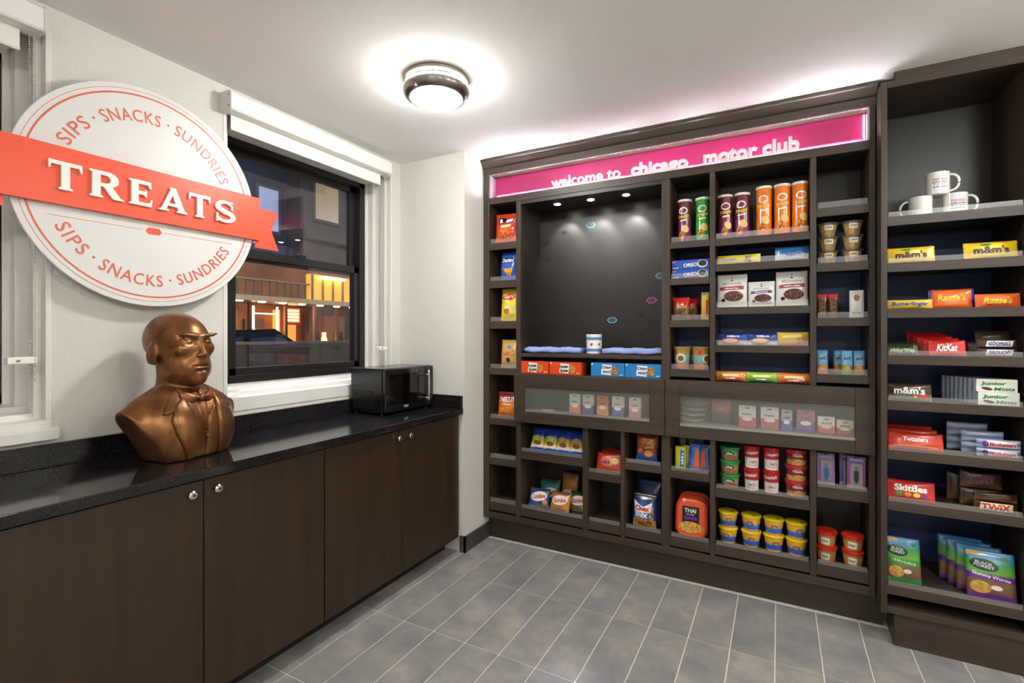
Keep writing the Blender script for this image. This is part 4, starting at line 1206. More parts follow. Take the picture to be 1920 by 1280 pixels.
# ramen bricks
for k in range(3):
    r = item('noodle_pack', ('front', 'middle', 'rear')[k] + ' red and yellow noodle pack on the small cubby shelf', 'noodle pack', -0.888 + 0.012 * k, 2.836 + 0.045 * k, 0.545, -8, 'red and yellow noodle packs', -10)
    S = pillow(r, 0.155, 0.108 + 0.006 * k, 0.036, bag_mat('ramen', [(0.0, '#d8a83a'), (0.15, '#c8462e'), (0.75, '#c03a2a'), (1.0, '#8a2a1c')], wob=0.06), 'lr', 110 + k, nu=16, nv=10)
    patch(r, S, ell_pts(-0.008, 0.060, 0.042, 0.030, 20), mat('#e0826a', 0.4), 1); patch(r, S, ell_pts(0.040, 0.068, 0.024, 0.020, 16), mat('#e6cf7a', 0.5), 2); marks(r, S, -0.016, 0.056, 0.056, 0.020, mat('#5a2a4a', 0.4), 5, 3)
# potato skin bag, party mix bags
r, S = upright_bag('dark blue and orange potato skins bag on the upper cubby shelf', -0.664, 2.838, 0.629, 0.128, 0.165, 0.05, [(0.0, '#3a5a9a'), (0.25, '#2f4c8c'), (0.4, '#8a3a1c'), (0.7, '#c2521f'), (1.0, '#2a2a3a')], 120, rotz=-4, tilt=-8, wob=0.09)
text(r, S, 'TGIF', 0.008, 0.118, 0.070, 0.030, mat('#d8c46a', 0.4), 0.04, 2); marks(r, S, 0.020, 0.088, 0.05, 0.014, mat('#8ab84a', 0.4), 5, 2, rot=0.15)
patch(r, S, ell_pts(0.014, 0.050, 0.024, 0.018, 16), mat('#e08a3a', 0.5), 1); patch(r, S, ell_pts(-0.036, 0.068, 0.014, 0.012, 12), mat('#d86a2a', 0.5), 1)
for k, (x, y, tl, h) in enumerate(((-0.676, 2.832, -5, 0.188), (-0.664, 2.90, -5, 0.252), (-0.645, 2.97, -5, 0.23))):
    r, S = upright_bag(('white and blue party mix bag at the front of the bottom cubby', 'taller party mix bag behind the front one', 'dark blue party mix bag at the back')[k], x, y, 0.2555, 0.138, h, 0.055, [(0.0, '#c8a060'), (0.2, '#c89a4a'), (0.3, '#2a56b0'), (0.75, '#2348a0'), (0.85, '#1a1a22'), (1.0, '#20202c')] if k == 0 else [(0.0, '#22366a'), (1.0, '#1c2c5c')], 123 + k, rotz=-5, tilt=tl, group='party mix bags', wob=0.07)
    if k == 0:
        patch(r, S, [(-0.06, 0.15), (0.0, 0.12), (0.05, 0.15), (0.045, 0.09), (-0.05, 0.085)], K['W'], 1)
        text(r, S, 'Chex', -0.006, 0.112, 0.085, 0.030, mat('#c23a2a', 0.4), 0.04, 3); text(r, S, 'mix', -0.010, 0.076, 0.075, 0.032, K['W'], 0.04, 3)
        patch(r, S, ell_pts(0.0, 0.032, 0.055, 0.022, 20), food_mat('chex', '#e0b86a', '#b07a30', '#5a3416', 80), 2); patch(r, S, ell_pts(0.046, 0.085, 0.012, 0.05, 16), food_mat('chex', '#e0b86a', '#b07a30', '#5a3416', 80), 1)

# travel packs on the first small shelf of the right block
for k, (x, y) in enumerate(((-0.478, 2.83), (-0.440, 2.87))):
    r, S = stick(('front', 'rear')[k] + ' yellow pack with a blue stripe beside the orange candy packs', x, y, 0.617, 0.056, 0.125, [(0.0, '#b8c82a'), (0.1, '#d8cf2c'), (1.0, '#d0c62a')], 130 + k, group='yellow and blue stripe packs')
    patch(r, S, rect_pts(0.0, 0.022, 0.012, 0.105), mat('#3f78c8', 0.4), 1); marks(r, S, 0.011, 0.060, 0.070, 0.012, K['W'], 4, 2, rot=math.pi / 2)
for k, (x, y) in enumerate(((-0.400, 2.832), (-0.352, 2.838), (-0.395, 2.89))):
    r = item('candy_pack', ('left', 'right', 'rear')[k] + ' blue and orange candy pack on the travel shelf', 'snack bag', x, y, 0.617, (4, -4, 0)[k], 'blue and orange candy packs', -8)
    S = pillow(r, 0.058, 0.145, 0.02, bag_mat('bo', [(0.0, '#7a8ac8'), (0.15, '#5a78c8'), (0.7, '#3a5ab0'), (1.0, '#2450a8')], wob=0.05), 'tb', 134 + k, nu=10)
    patch(r, S, [(-0.006, 0.02), (0.02, 0.012), (0.024, 0.105), (0.0, 0.11)] if k == 0 else [(-0.022, 0.012), (0.004, 0.02), (0.0, 0.11), (-0.02, 0.105)], mat('#e0622a', 0.45), 1)
for k in range(3):
    r, S = stick(('left', 'middle', 'right')[k] + ' olive green topped sachet standing behind the travel packs', -0.485 + 0.048 * k, 2.945, 0.617, 0.045, 0.155, [(0.0, '#2a2a1c'), (0.75, '#3a3a20'), (0.82, '#6a7a2a'), (1.0, '#7a8a34')], 137 + k, group='olive green sachets')

# noodle bowl packs
def tray_pack(y, label, k):
    r = item('noodle_tray', label, 'noodle pack', -0.420, y, 0.2555, 0, 'orange noodle trays', -6)
    w, h, d = 0.165, 0.200 + 0.005 * k, 0.045
    def outl(ww, hh, ins):
        pts = []
        for (cx, cz, a0) in ((ww / 2 - 0.04, 0.035, -90), (ww / 2 - 0.05, hh - 0.05, 0), (-ww / 2 + 0.05, hh - 0.05, 90), (-ww / 2 + 0.04, 0.035, 180)):
            rr = 0.040 if cz < 0.1 else 0.05
            for i in range(6):
                a = math.radians(a0 + 90 * i / 5)
                pts.append((cx + (rr - ins) * math.cos(a), cz + (rr - ins) * math.sin(a) + (0.005 if cz < 0.1 else 0)))
        return pts
    o1, o2 = outl(w, h, 0.0), outl(w - 0.012, h - 0.006, 0.006)
    vs = [(p, -d / 2, q) for p, q in o2] + [(p, -d / 2 + 0.008, q) for p, q in o1] + [(p, d / 2, q * 0.97) for p, q in o1]
    n = len(o1)
    fs = [tuple(range(n)), tuple(range(3 * n - 1, 2 * n - 1, -1))]
    for a in range(2):
        for i in range(n):
            j = (i + 1) % n
            fs.append((a * n + i, a * n + j, (a + 1) * n + j, (a + 1) * n + i)[::-1])
    mesh_obj('tray', vs, fs, mat('#dd4f22', 0.35, coat=0.3), r)
    if k == 0:
        S = lambda u, v, off=0: (u, -d / 2 - 0.0003 - off, v)
        patch(r, S, rect_pts(-0.046, 0.042, 0.072, 0.162), K['K'], 1, 'label'); text(r, S, 'THAI', -0.004, 0.140, 0.060, 0.022, K['W'], 0.02, 2); marks(r, S, -0.004, 0.120, 0.042, 0.008, mat('#b9a8c0', 0.4), 7, 2)
        patch(r, S, rect_pts(-0.036, 0.032, 0.092, 0.108), K['P'], 2)
        patch(r, S, ell_pts(-0.002, 0.052, 0.062, 0.030, 24), food_mat('noodle', '#f0cf7a', '#d8a23a', '#8a5a1c', 160), 3)
for k in range(3):
    tray_pack(2.832 + 0.052 * k, ('front', 'middle', 'rear')[k] + ' orange thai noodle tray in the bottom cubby', k)

# lidded tubs and soup cans
def tub(name, cat, x, y, z, label, group, h, rb, rt, stops, lid, lidh=0.012, seed=0, rot=0, dome=0.0):
    r = item(name, label, cat, x, y, z, rot, group)
    lathe('tub_body', [(0.0, 0.0), (rb - 0.003, 0.0), (rb, 0.002), (rt, h - lidh), (0.0, h - lidh)], bag_mat(str(stops), stops, wob=0.05, rough=0.35, nsc=4), r, 32)
    lathe('lid', [(rt + 0.001, h - lidh - 0.002), (rt + 0.0035, h - lidh), (rt + 0.0035, h - 0.002), (rt, h + dome * 0.3), (rt * 0.6, h + dome), (0.0, h + dome)], mat(lid, 0.3), r, 32)
    return r, round_surface([(rb, 0.002), (rt, h - lidh)])
for k in range(3):
    r, S = tub('soup_tub', 'tub', -0.228, 2.853, 0.553 + 0.0715 * k, NM[k] + ' tub of the stack of three green lidded pasta tubs', 'green lidded tubs', 0.071, 0.040, 0.0465, [(0.0, '#8a5a30'), (0.35, '#a8824a'), (0.5, '#8a9a6a'), (1.0, '#4a8a4a')], '#1f8a44')
    marks(r, S, 0.0, 0.040, 0.034, 0.012, K['W'], 4, 2); patch(r, S, ell_pts(0.012, 0.018, 0.026, 0.012, 16), mat('#9a5a30', 0.5), 1); patch(r, S, ell_pts(0.0, 0.040, 0.026, 0.010, 16), mat('#2a3a3a', 0.4), 1)
for x, sd in ((-0.123, 'left'), (-0.032, 'right')):
    for k in range(2):
        r = item('soup_cup', ('lower' if k == 0 else 'upper') + ' red and white soup cup of the ' + sd + ' pair', 'cup', x, 2.848, 0.553 + 0.1165 * k, 8 if k else -6, 'red and white soup cups')
        lathe('cup_body', [(0.0, 0.0), (0.030, 0.0), (0.032, 0.002), (0.0335, 0.058), (0.036, 0.062), (0.037, 0.100), (0.0, 0.100)], bag_mat('camp', [(0.0, '#e6e0d8'), (0.50, '#ece7e0'), (0.54, '#c0b8c8'), (0.58, '#b81f24'), (1.0, '#b81f24')], wob=0.0), r, 32)
        lathe('lid', [(0.0375, 0.096), (0.0385, 0.098), (0.0385, 0.112), (0.036, 0.1145), (0.0, 0.1145)], mat('#b81c20', 0.3), r, 32)
        S = round_surface([(0.032, 0.0), (0.0335, 0.058), (0.037, 0.064), (0.037, 0.1)])
        text(r, S, "Campbell's", 0.0, 0.080, 0.062, 0.022, K['W'], 0.01, 2, slant=0.3, rot=0.06); text(r, S, 'TOMATO', 0.004, 0.032, 0.034, 0.012, mat('#b8463a', 0.4), 0.01, 2); patch(r, S, rect_pts(-0.02, 0.02, 0.014, 0.018), mat('#c8a090', 0.4), 1)
for k in range(3):
    r, S = tub('soup_tub', 'tub', 0.079, 2.856, 0.553 + 0.078 * k, NM[k] + ' tub of the stack of three dark red soup tubs', 'dark red soup tubs', 0.0775, 0.043, 0.048, [(0.0, '#c89a5a'), (0.38, '#d0a868'), (0.46, '#8a1f22'), (1.0, '#8f2226')], '#b8262a', 0.016)
    text(r, S, 'Chunky', 0.006, 0.048, 0.046, 0.014, K['W'], 0.03, 2); marks(r, S, 0.006, 0.058, 0.026, 0.005, mat('#e0b0a8', 0.4), 8, 2); patch(r, S, ell_pts(0.006, 0.020, 0.034, 0.012, 18), food_mat('stew', '#e0c080', '#c89a50', '#a86a30', 110), 1)
for c, x in enumerate((-0.237, -0.126, -0.022, 0.078)):
    for k in range(2):
        r, S = tub('pasta_cup', 'cup', x, 2.858 - 0.003 * (c == 3), 0.2555 + 0.083 * k, ('lower' if k == 0 else 'upper') + ' yellow macaroni cup in the ' + ('first', 'second', 'third', 'fourth')[c] + ' stack from the left', 'yellow macaroni cups', 0.0825, 0.036, 0.0455, [(0.0, '#d88a2a'), (0.12, '#e09a30'), (0.2, '#2a66c0'), (0.45, '#2a6ac8'), (0.58, '#e0a82c'), (1.0, '#e6b42c')], '#e6c31f', 0.008, dome=0.001, rot=(c * 13 + k * 20) % 30 - 15)
        patch(r, S, ell_pts(0.004, 0.044, 0.016, 0.012, 18), mat('#2a3f7a', 0.4), 1); patch(r, S, ell_pts(0.004, 0.044, 0.012, 0.009, 16), mat('#b87a5a', 0.4), 2)
        if k:
            mesh_obj('lid_mark', [(p, q, 0.0840) for p, q in ell_pts(0.018, -0.02, 0.010, 0.006, 12)], [tuple(range(12))], mat('#4a3a1c', 0.5), r)
for x, sd in ((0.206, 'left'), (0.314, 'right')):
    for k in range(2):
        r, S = tub('soup_bowl', 'bowl', x, 2.856, 0.2555 + 0.074 * k, ('lower' if k == 0 else 'upper') + ' red lidded soup bowl of the ' + sd + ' stack', 'red lidded soup bowls', 0.0735, 0.036, 0.0425, [(0.0, '#c8502a'), (0.25, '#c87a3a'), (0.6, '#b8a05a'), (1.0, '#c8401f')], '#d02a1c', 0.013, rot=-12, dome=0.001)
        patch(r, S, [(-0.018, 0.012), (0.018, 0.012), (0.021, 0.044), (-0.014, 0.046)], mat('#e6e2cc', 0.4), 1); marks(r, S, 0.001, 0.030, 0.026, 0.012, mat('#3a6a3a', 0.4), 4, 2)

# hanging travel packs (toothbrush kits)
def blister(x, y, rz, label, c1, c2, cb, k):
    r = item('travel_kit', label, 'blister pack', x, y, 0.627, rz, 'travel toothbrush kits', -5)
    w, h = 0.074, 0.150
    S = carton(r, w, h, 0.004, bag_mat('bl' + c1, [(0.0, '#cfc8cc'), (0.12, c1), (0.75, c2), (1.0, c2)], wob=0.02), 'backing_card')
    prism('blister_shell', [(-0.025, 0.012), (0.025, 0.012), (0.022, 0.118), (-0.022, 0.118)], 'y', -0.024, -0.002, clear_mat('shell', '#dfe6ee', 0.12, 0.15, 0.08), r)
    lathe('bottle', [(0, 0), (0.012, 0), (0.016, 0.03), (0.014, 0.06), (0.006, 0.068), (0.006, 0.08), (0.0, 0.08)], mat(cb, 0.3), r, 18, loc=(0.0, -0.0115, 0.024) if k else (0.0, -0.0115, 0.022))
    patch(r, S, rect_pts(-0.026, 0.026, 0.126, 0.140), mat('#8f9fc0', 0.4), 1)
    patch(r, S, ell_pts(0.0, 0.145, 0.010, 0.003, 12), K['K'], 1)
blister(0.204, 2.845, 3, 'purple travel kit with a blue bottle at the left of its cubby', '#8a5aa0', '#a06ab0', '#2a5a9a', 0)
blister(0.325, 2.835, -6, 'magenta travel kit with a dark bottle at the right of its cubby', '#a02a6a', '#8a4a9a', '#1c2a1c', 1)
blister(0.300, 2.885, 4, 'violet travel kit behind the magenta one', '#5a3a86', '#6a4a96', '#3a4a8a', 1)

# items behind the hazy panes
def small_carton(x, label, w, h, c_top, c_low, k, y=2.84, name='medicine_box'):
    r = item(name, label, 'box', x, y, 0.8225 + 0.055, 0, 'small cartons behind the glazed doors')
    S = carton(r, w, h, 0.028, bag_mat('sc' + c_top + c_low, [(0.0, c_low), (0.42, c_low), (0.5, c_top), (1.0, c_top)], wob=0.05))
    patch(r, S, ell_pts(0.0, h - 0.012, 0.012, 0.003, 12), mat('#57504a', 0.5), 1); patch(r, S, ell_pts(0.0, h * 0.40, w * 0.3, h * 0.10, 16), mat('#efe8da', 0.4), 1); marks(r, S, 0.0, h * 0.62, w * 0.6, 0.010, mat('#3a4a7a', 0.4), 6, 2)
    return r, S
tr1 = thing('display_tray', 'inner tray carrying cartons behind the left glazed door', 'tray', (-1.0, 2.86, 0.8225)); 
boxes('tray_board', [(-1.44, -0.60, 2.80, 2.96, 0.864, 0.8765), (-1.44, -0.60, 2.80, 2.81, 0.8225, 0.864), (-1.44, -0.60, 2.95, 2.96, 0.8225, 0.864)], mat('#8a857c', 0.5), tr1)
tr2 = thing('display_tray', 'inner tray carrying cartons behind the right glazed door', 'tray', (-0.08, 2.86, 0.8225))
boxes('tray_board', [(-0.50, 0.345, 2.80, 2.96, 0.864, 0.8765), (-0.50, 0.345, 2.80, 2.81, 0.8225, 0.864), (-0.50, 0.345, 2.95, 2.96, 0.8225, 0.864)], mat('#8a857c', 0.5), tr2)
for k, (x, ct_, cl_, lab) in enumerate(((-1.098, '#e6e0cc', '#d8885a', 'cream and orange'), (-1.013, '#e2e0dc', '#4a5a9a', 'white and navy'), (-0.922, '#e07a4a', '#e0905a', 'orange'), (-0.829, '#e0e2d8', '#5a6aa8', 'white and blue'), (-0.728, '#e8dcd0', '#d8909a', 'cream and pink'))):
    small_carton(x, lab + ' carton behind the left glazed door', 0.070, 0.118, ct_, cl_, k)
r = item('card', 'small pale card lying behind the left glazed door', 'card', -1.29, 2.86, 0.877, 10, None, 0)
carton(r, 0.075, 0.004, 0.045, mat('#d8d4cc', 0.5))
for k, (x, w_, h_, ct_, cl_, lab) in enumerate(((-0.143, 0.080, 0.112, '#e8e4de', '#c84a6a', 'white and rose'), (-0.040, 0.082, 0.112, '#e6e0dc', '#b85a70', 'cream and rose'), (0.036, 0.048, 0.104, '#b8bcc8', '#3a5ab0', 'grey and blue'), (0.118, 0.078, 0.108, '#b05a8a', '#7a4a9a', 'magenta'), (0.204, 0.070, 0.082, '#ece6e0', '#d86a4a', 'white and coral'), (0.280, 0.068, 0.072, '#e8d8b0', '#b84a3a', 'cream and red'))):
    small_carton(x, lab + ' carton behind the right glazed door', w_, h_, ct_, cl_, k)
r = item('sachet', 'purple and orange sachet at the back behind the right glazed door', 'snack bag', -0.275, 2.90, 0.8775, 0, None, -5)
S = pillow(r, 0.11, 0.14, 0.02, bag_mat('sach', [(0.0, '#4a3a4a'), (0.35, '#5a3a4a'), (0.5, '#b85a3a'), (0.75, '#b0503a'), (1.0, '#6a3a6a')], wob=0.04), 'tb', 160)
for k in range(4):
    r = item('foil_sheet', ('lowest', 'second', 'third', 'topmost')[k] + ' grey foil sleeve stacked behind the right glazed door', 'sleeve', -0.425 + 0.008 * k, 2.86, 0.8775 + 0.030 * k, 6 * (k % 2), 'grey foil sleeves')
    pillow(r, 0.13, 0.028, 0.10, mat('#8f8a80', 0.3, 0.5), 'lr', 165 + k, nu=12, nv=8, name='sleeve')

# ---------------------------------------------------------------- candy cabinet
def mug(x, z, rz, label):
    r = item('mug', label, 'mug', x, 2.80, z, rz, 'white printed mugs')
    h, R = 0.098, 0.042
    lathe('mug_body', [(0.0, 0.0), (R - 0.004, 0.0), (R, 0.004), (R, h), (R - 0.0035, h), (R - 0.0035, 0.006), (0.0, 0.006)], mat('#f1efeb', 0.12, coat=0.4), r, 40)
    pts = []
    for i in range(15):
        a = math.radians(98 - 196 * i / 14)
        pts.append((R - 0.004 + 0.034 * max(math.cos(a), -0.05) ** 0.8 if math.cos(a) > 0 else R - 0.004, 0.0, h * 0.52 + 0.036 * math.sin(a)))
    tube('handle', pts, 0.0048, mat('#f1efeb', 0.12, coat=0.4), r, 10).rotation_euler = (0, 0, math.radians(-18))
    S = round_surface([(R, 0.0), (R, h)])
    text(r, S, 'CHICAGO', -0.004, 0.064, 0.050, 0.010, mat('#c8523a', 0.3), 0.02, 1); marks(r, S, -0.004, 0.052, 0.050, 0.006, mat('#2f4f9a', 0.3), 9, 1)
    for i in range(4):
        u = -0.022 + 0.012 * i
        patch(r, S, [(u + (0.0035 if q % 2 == 0 else 0.0015) * math.cos(math.radians(36 * q + 90)), 0.042 + (0.0035 if q % 2 == 0 else 0.0015) * math.sin(math.radians(36 * q + 90))) for q in range(10)], mat('#c8523a', 0.3), 1, 'star')
    marks(r, S, -0.004, 0.032, 0.048, 0.006, mat('#2f4f9a', 0.3), 8, 1)
mug(0.557, 1.8715, 188, 'white printed mug at the lower left of the mug pyramid')
mug(0.676, 1.8715, 6, 'white printed mug at the lower right of the mug pyramid')
mug(0.616, 1.9702, 4, 'white printed mug on top of the mug pyramid')

def cbar(label, x, y, z, w, h, t, stops, word_=None, wm=None, tilt=-12, rz=0, seed=1, group=None, ww=0.7, hh=0.5, bold=0.03, slant=0.0, wv=0.5, axis='Z'):
    r, S = bar(label, x, y, z, w, h, t, stops, rz, tilt, seed, axis, group)
    if word_:
        text(r, S, word_, 0.0, h * wv, w * ww, h * hh, wm, bold, 3, slant=slant)
    return r, S
YEL = [(0.0, '#e8b81c'), (0.5, '#f2cc24'), (1.0, '#eec01e')]
for x, w_, lab in ((0.508, 0.165, 'left'), (0.768, 0.168, 'right')):
    r, S = cbar('yellow peanut candy bag at the ' + lab + ' of its shelf', x, 2.72, 1.6695, w_, 0.074, 0.03, YEL, "m&m's", mat('#4a2413', 0.4), -10, 2 if lab == 'right' else 0, 200 + int(x * 100), 'yellow peanut candy bags', 0.66, 0.46, 0.04)
    patch(r, S, ell_pts(w_ * 0.32, 0.018, 0.014, 0.010, 14), mat('#d8d02a', 0.4), 2); patch(r, S, ell_pts(-w_ * 0.1, 0.060, 0.018, 0.005, 14), mat('#3a8a3a', 0.4), 2)
r, S = cbar('yellow bar with blue lettering at the left of the peanut butter shelf', 0.503, 2.715, 1.4695, 0.156, 0.042, 0.028, [(0.0, '#e0a82a'), (1.0, '#efc23a')], 'Butterfinger', mat('#2f4a8a', 0.4), -6, 0, 211, None, 0.80, 0.55, 0.03, 0.15)
r, S = cbar('orange candy bag with purple ends in the middle of the peanut butter shelf', 0.648, 2.735, 1.4695, 0.150, 0.085, 0.03, [(0.0, '#4a2a7a'), (0.06, '#4a2a7a'), (0.10, '#e8611c'), (0.90, '#ea6a1e'), (0.94, '#4a2a7a'), (1.0, '#4a2a7a')], "Reese's", K['Y'], -10, 0, 212, None, 0.60, 0.36, 0.03, 0.1, 0.55, 'X')
r, S = cbar('orange peanut butter cup pack at the right of the peanut butter shelf', 0.788, 2.715, 1.4695, 0.138, 0.058, 0.024, [(0.0, '#e05a1a'), (1.0, '#ec6a20')], "Reese's", mat('#e8c02a', 0.4), -8, 0, 213, None, 0.62, 0.48, 0.03, 0.2)
marks(r, S, 0.0, 0.012, 0.07, 0.005, K['BR'], 16, 2)
# third shelf
for k in range(3):
    r, S = cbar(('front', 'middle', 'rear')[k] + ' olive green wrapped bar in the row at the left', 0.478 + 0.006 * k, 2.712 + 0.03 * k, 1.2675, 0.108, 0.040 + 0.008 * k, 0.024, [(0.0, '#3a4a2a'), (0.5, '#4a5a36'), (1.0, '#2a3420')], 'Milky Way' if k == 0 else None, mat('#cfd8b8', 0.4), -10, 0, 215 + k, 'olive green bars', 0.8, 0.5, 0.02, 0.15)
for k in range(5):
    r, S = cbar(('frontmost', 'second', 'third', 'fourth', 'rearmost')[k] + ' red wafer bar of the row leaning in the middle', 0.630 - 0.012 * k, 2.716 + 0.036 * k, 1.2675, 0.120, 0.070 + 0.009 * k, 0.020, [(0.0, '#c8201a'), (0.5, '#d8281e'), (1.0, '#b81a16')], 'KitKat' if k == 0 else None, K['W'], -14, -3, 220 + k, 'red wafer bars', 0.55, 0.46, 0.03, 0.2)
    if k == 0:
        patch(r, S, ell_pts(0.0, 0.035, 0.044, 0.021, 22), mat('#c01a16', 0.4), 1)
for k in range(2):
    r, S = cbar(('lower', 'upper')[k] + ' dark brown nougat bar with a white name panel at the right', 0.786, 2.722, 1.2675 + 0.036 * k, 0.122, 0.035, 0.026, [(0.0, '#3a2416'), (1.0, '#4a2e1c')], None, None, -2, 0, 230 + k, 'dark brown nougat bars')
    patch(r, S, [(-0.036, 0.006), (0.046, 0.006), (0.052, 0.030), (-0.030, 0.030)], mat('#e8e2ea', 0.4), 1); text(r, S, ('GROUCHY', 'GOOFBALL')[k], 0.008, 0.018, 0.070, 0.015, mat('#2a3a8a', 0.4), 0.04, 3, slant=0.15)
for k in range(2):
    r, S = cbar(('left', 'right')[k] + ' plain dark bar lying on the back of the nougat bar stack', 0.770 + 0.03 * k, 2.775 + 0.03 * k, 1.2675 + 0.05 * k, 0.115, 0.06, 0.03, [(0.0, '#2e2018'), (1.0, '#453428')], None, None, -10, 0, 233 + k, 'plain dark bars')
# fourth shelf
r, S = cbar('brown chocolate candy bag at the left of the mint box shelf', 0.503, 2.72, 1.0695, 0.152, 0.076, 0.03, [(0.0, '#8a8078'), (0.3, '#6a5a4e'), (0.45, '#3a2418'), (1.0, '#4a2e1e')], "m&m's", K['W'], -12, -4, 240, None, 0.7, 0.42, 0.03, 0.0, 0.58)
patch(r, S, ell_pts(0.046, 0.022, 0.016, 0.014, 16), mat('#c83a2a', 0.4), 2); patch(r, S, ell_pts(0.02, 0.016, 0.006, 0.005, 12), K['Y'], 2)
for k in range(2):
    r = item('mint_box', ('lower', 'upper')[k] + ' white mint box with green lettering at the front', 'box', 0.790 - 0.006 * k, 2.722, 1.0695 + 0.0535 * k, 0, 'white mint boxes')
    S = carton(r, 0.126, 0.053, 0.022, mat('#e9e7e0', 0.4))
    text(r, S, 'Junior', -0.010, 0.034, 0.078, 0.018, mat('#1f8a4a', 0.4), 0.04, 2, slant=0.2); text(r, S, 'Mints', 0.024, 0.014, 0.062, 0.014, mat('#1f8a4a', 0.4), 0.03, 2, slant=0.2); patch(r, S, ell_pts(-0.030, 0.014, 0.018, 0.006, 16, -0.2), mat('#5a2a22', 0.5), 1)
for k in range(8):
    r = item('mint_box', 'white mint box standing number ' + ('one', 'two', 'three', 'four', 'five', 'six', 'seven', 'eight')[k] + ' in the row behind the front boxes', 'box', 0.780 - 0.009 * k, 2.748 + 0.0235 * k, 1.0695, 0, 'white mint boxes')
    carton(r, 0.122, 0.106, 0.021, mat('#a9b4c4', 0.4))
# fifth shelf
for k in range(3):
    r, S = cbar(('front', 'middle', 'rear')[k] + ' red licorice pack on the left', 0.524 - 0.004 * k, 2.72 + 0.045 * k, 0.8545, 0.190 - 0.01 * k, 0.078 + 0.010 * k, 0.026, [(0.0, '#c8301c'), (0.5, '#d03a20'), (1.0, '#a8241a')], 'Twizzlers' if k == 0 else None, K['W'], -18, -3, 250 + k, 'red licorice packs', 0.45, 0.26, 0.02, 0.05, 0.6)
    if k == 0:
        patch(r, S, rect_pts(-0.075, 0.075, 0.014, 0.018), mat('#e8a04a', 0.4), 1)
SIL = [(0.0, '#7f8fb0'), (0.25, '#b8c0d0'), (0.5, '#5a6fae'), (0.8, '#c0c6d6'), (1.0, '#8a96b4')]
for k in range(6):
    row, lv = k // 2, k % 2
    r, S = cbar(('lower', 'upper')[lv] + ' silver and blue bar in the ' + ('front', 'middle', 'rear')[row] + ' of its stack', 0.792 - 0.035 * row, 2.722 + 0.055 * row, 0.8545 + (0.037 + 0.012 * row) * lv, 0.135, 0.037 + 0.012 * row, 0.028, SIL, None, None, -2, 0, 255 + k, 'silver and blue bars')
    if row == 0:
        patch(r, S, [(-0.046, 0.006), (0.054, 0.006), (0.056, 0.031), (-0.046, 0.031)], mat('#e4e2ea', 0.4), 1); text(r, S, '3 Musketeers', 0.004, 0.018, 0.095, 0.017, mat('#c02a34', 0.4), 0.03, 3, slant=0.15)
        patch(r, S, ell_pts(-0.042, 0.018, 0.010, 0.012, 14), mat('#2a3f9a', 0.4), 2)
# sixth shelf
r, S = cbar('red fruit candy bag with white lettering on the left', 0.508, 2.722, 0.6315, 0.166, 0.086, 0.032, [(0.0, '#c8302a'), (0.3, '#d0382a'), (1.0, '#c01f1c')], 'Skittles', K['W'], -14, -3, 270, None, 0.68, 0.34, 0.04, 0.0, 0.62)
for a, c_ in ((-0.04, '#4a9a3a'), (-0.01, '#e8902a'), (0.02, '#e8d02a'), (0.045, '#7a3a8a')):
    patch(r, S, ell_pts(a, 0.026, 0.012, 0.010, 14), mat(c_, 0.4), 2)
for k in range(5):
    row, lv = (0, 0, 1, 1, 2)[k], (0, 1, 0, 1, 0)[k]
    h_ = (0.040, 0.036, 0.075, 0.074, 0.13)[k]
    r, S = cbar(('front lower', 'front upper', 'middle lower', 'middle upper', 'rear')[k] + ' dark gold caramel biscuit bar of the stack on the right', 0.782 - 0.030 * row, 2.722 + 0.055 * row, 0.6315 + (0.041, 0.041, 0.076, 0.076, 0)[k] * lv, 0.135, h_, 0.028, [(0.0, '#7a4e24'), (0.4, '#452612'), (1.0, '#2a170c')], 'TWIX' if k in (0, 3) else None, mat('#c8262a' if k == 0 else '#6a2f4a', 0.4), -4, 0, 272 + k, 'dark gold caramel bars', 0.66, 0.62 if k == 0 else 0.5, 0.04, 0.1)
    if k == 0:
        patch(r, S, [(-0.05, 0.005), (0.052, 0.005), (0.054, 0.035), (-0.045, 0.036)], mat('#e2cfa8', 0.4), 1)
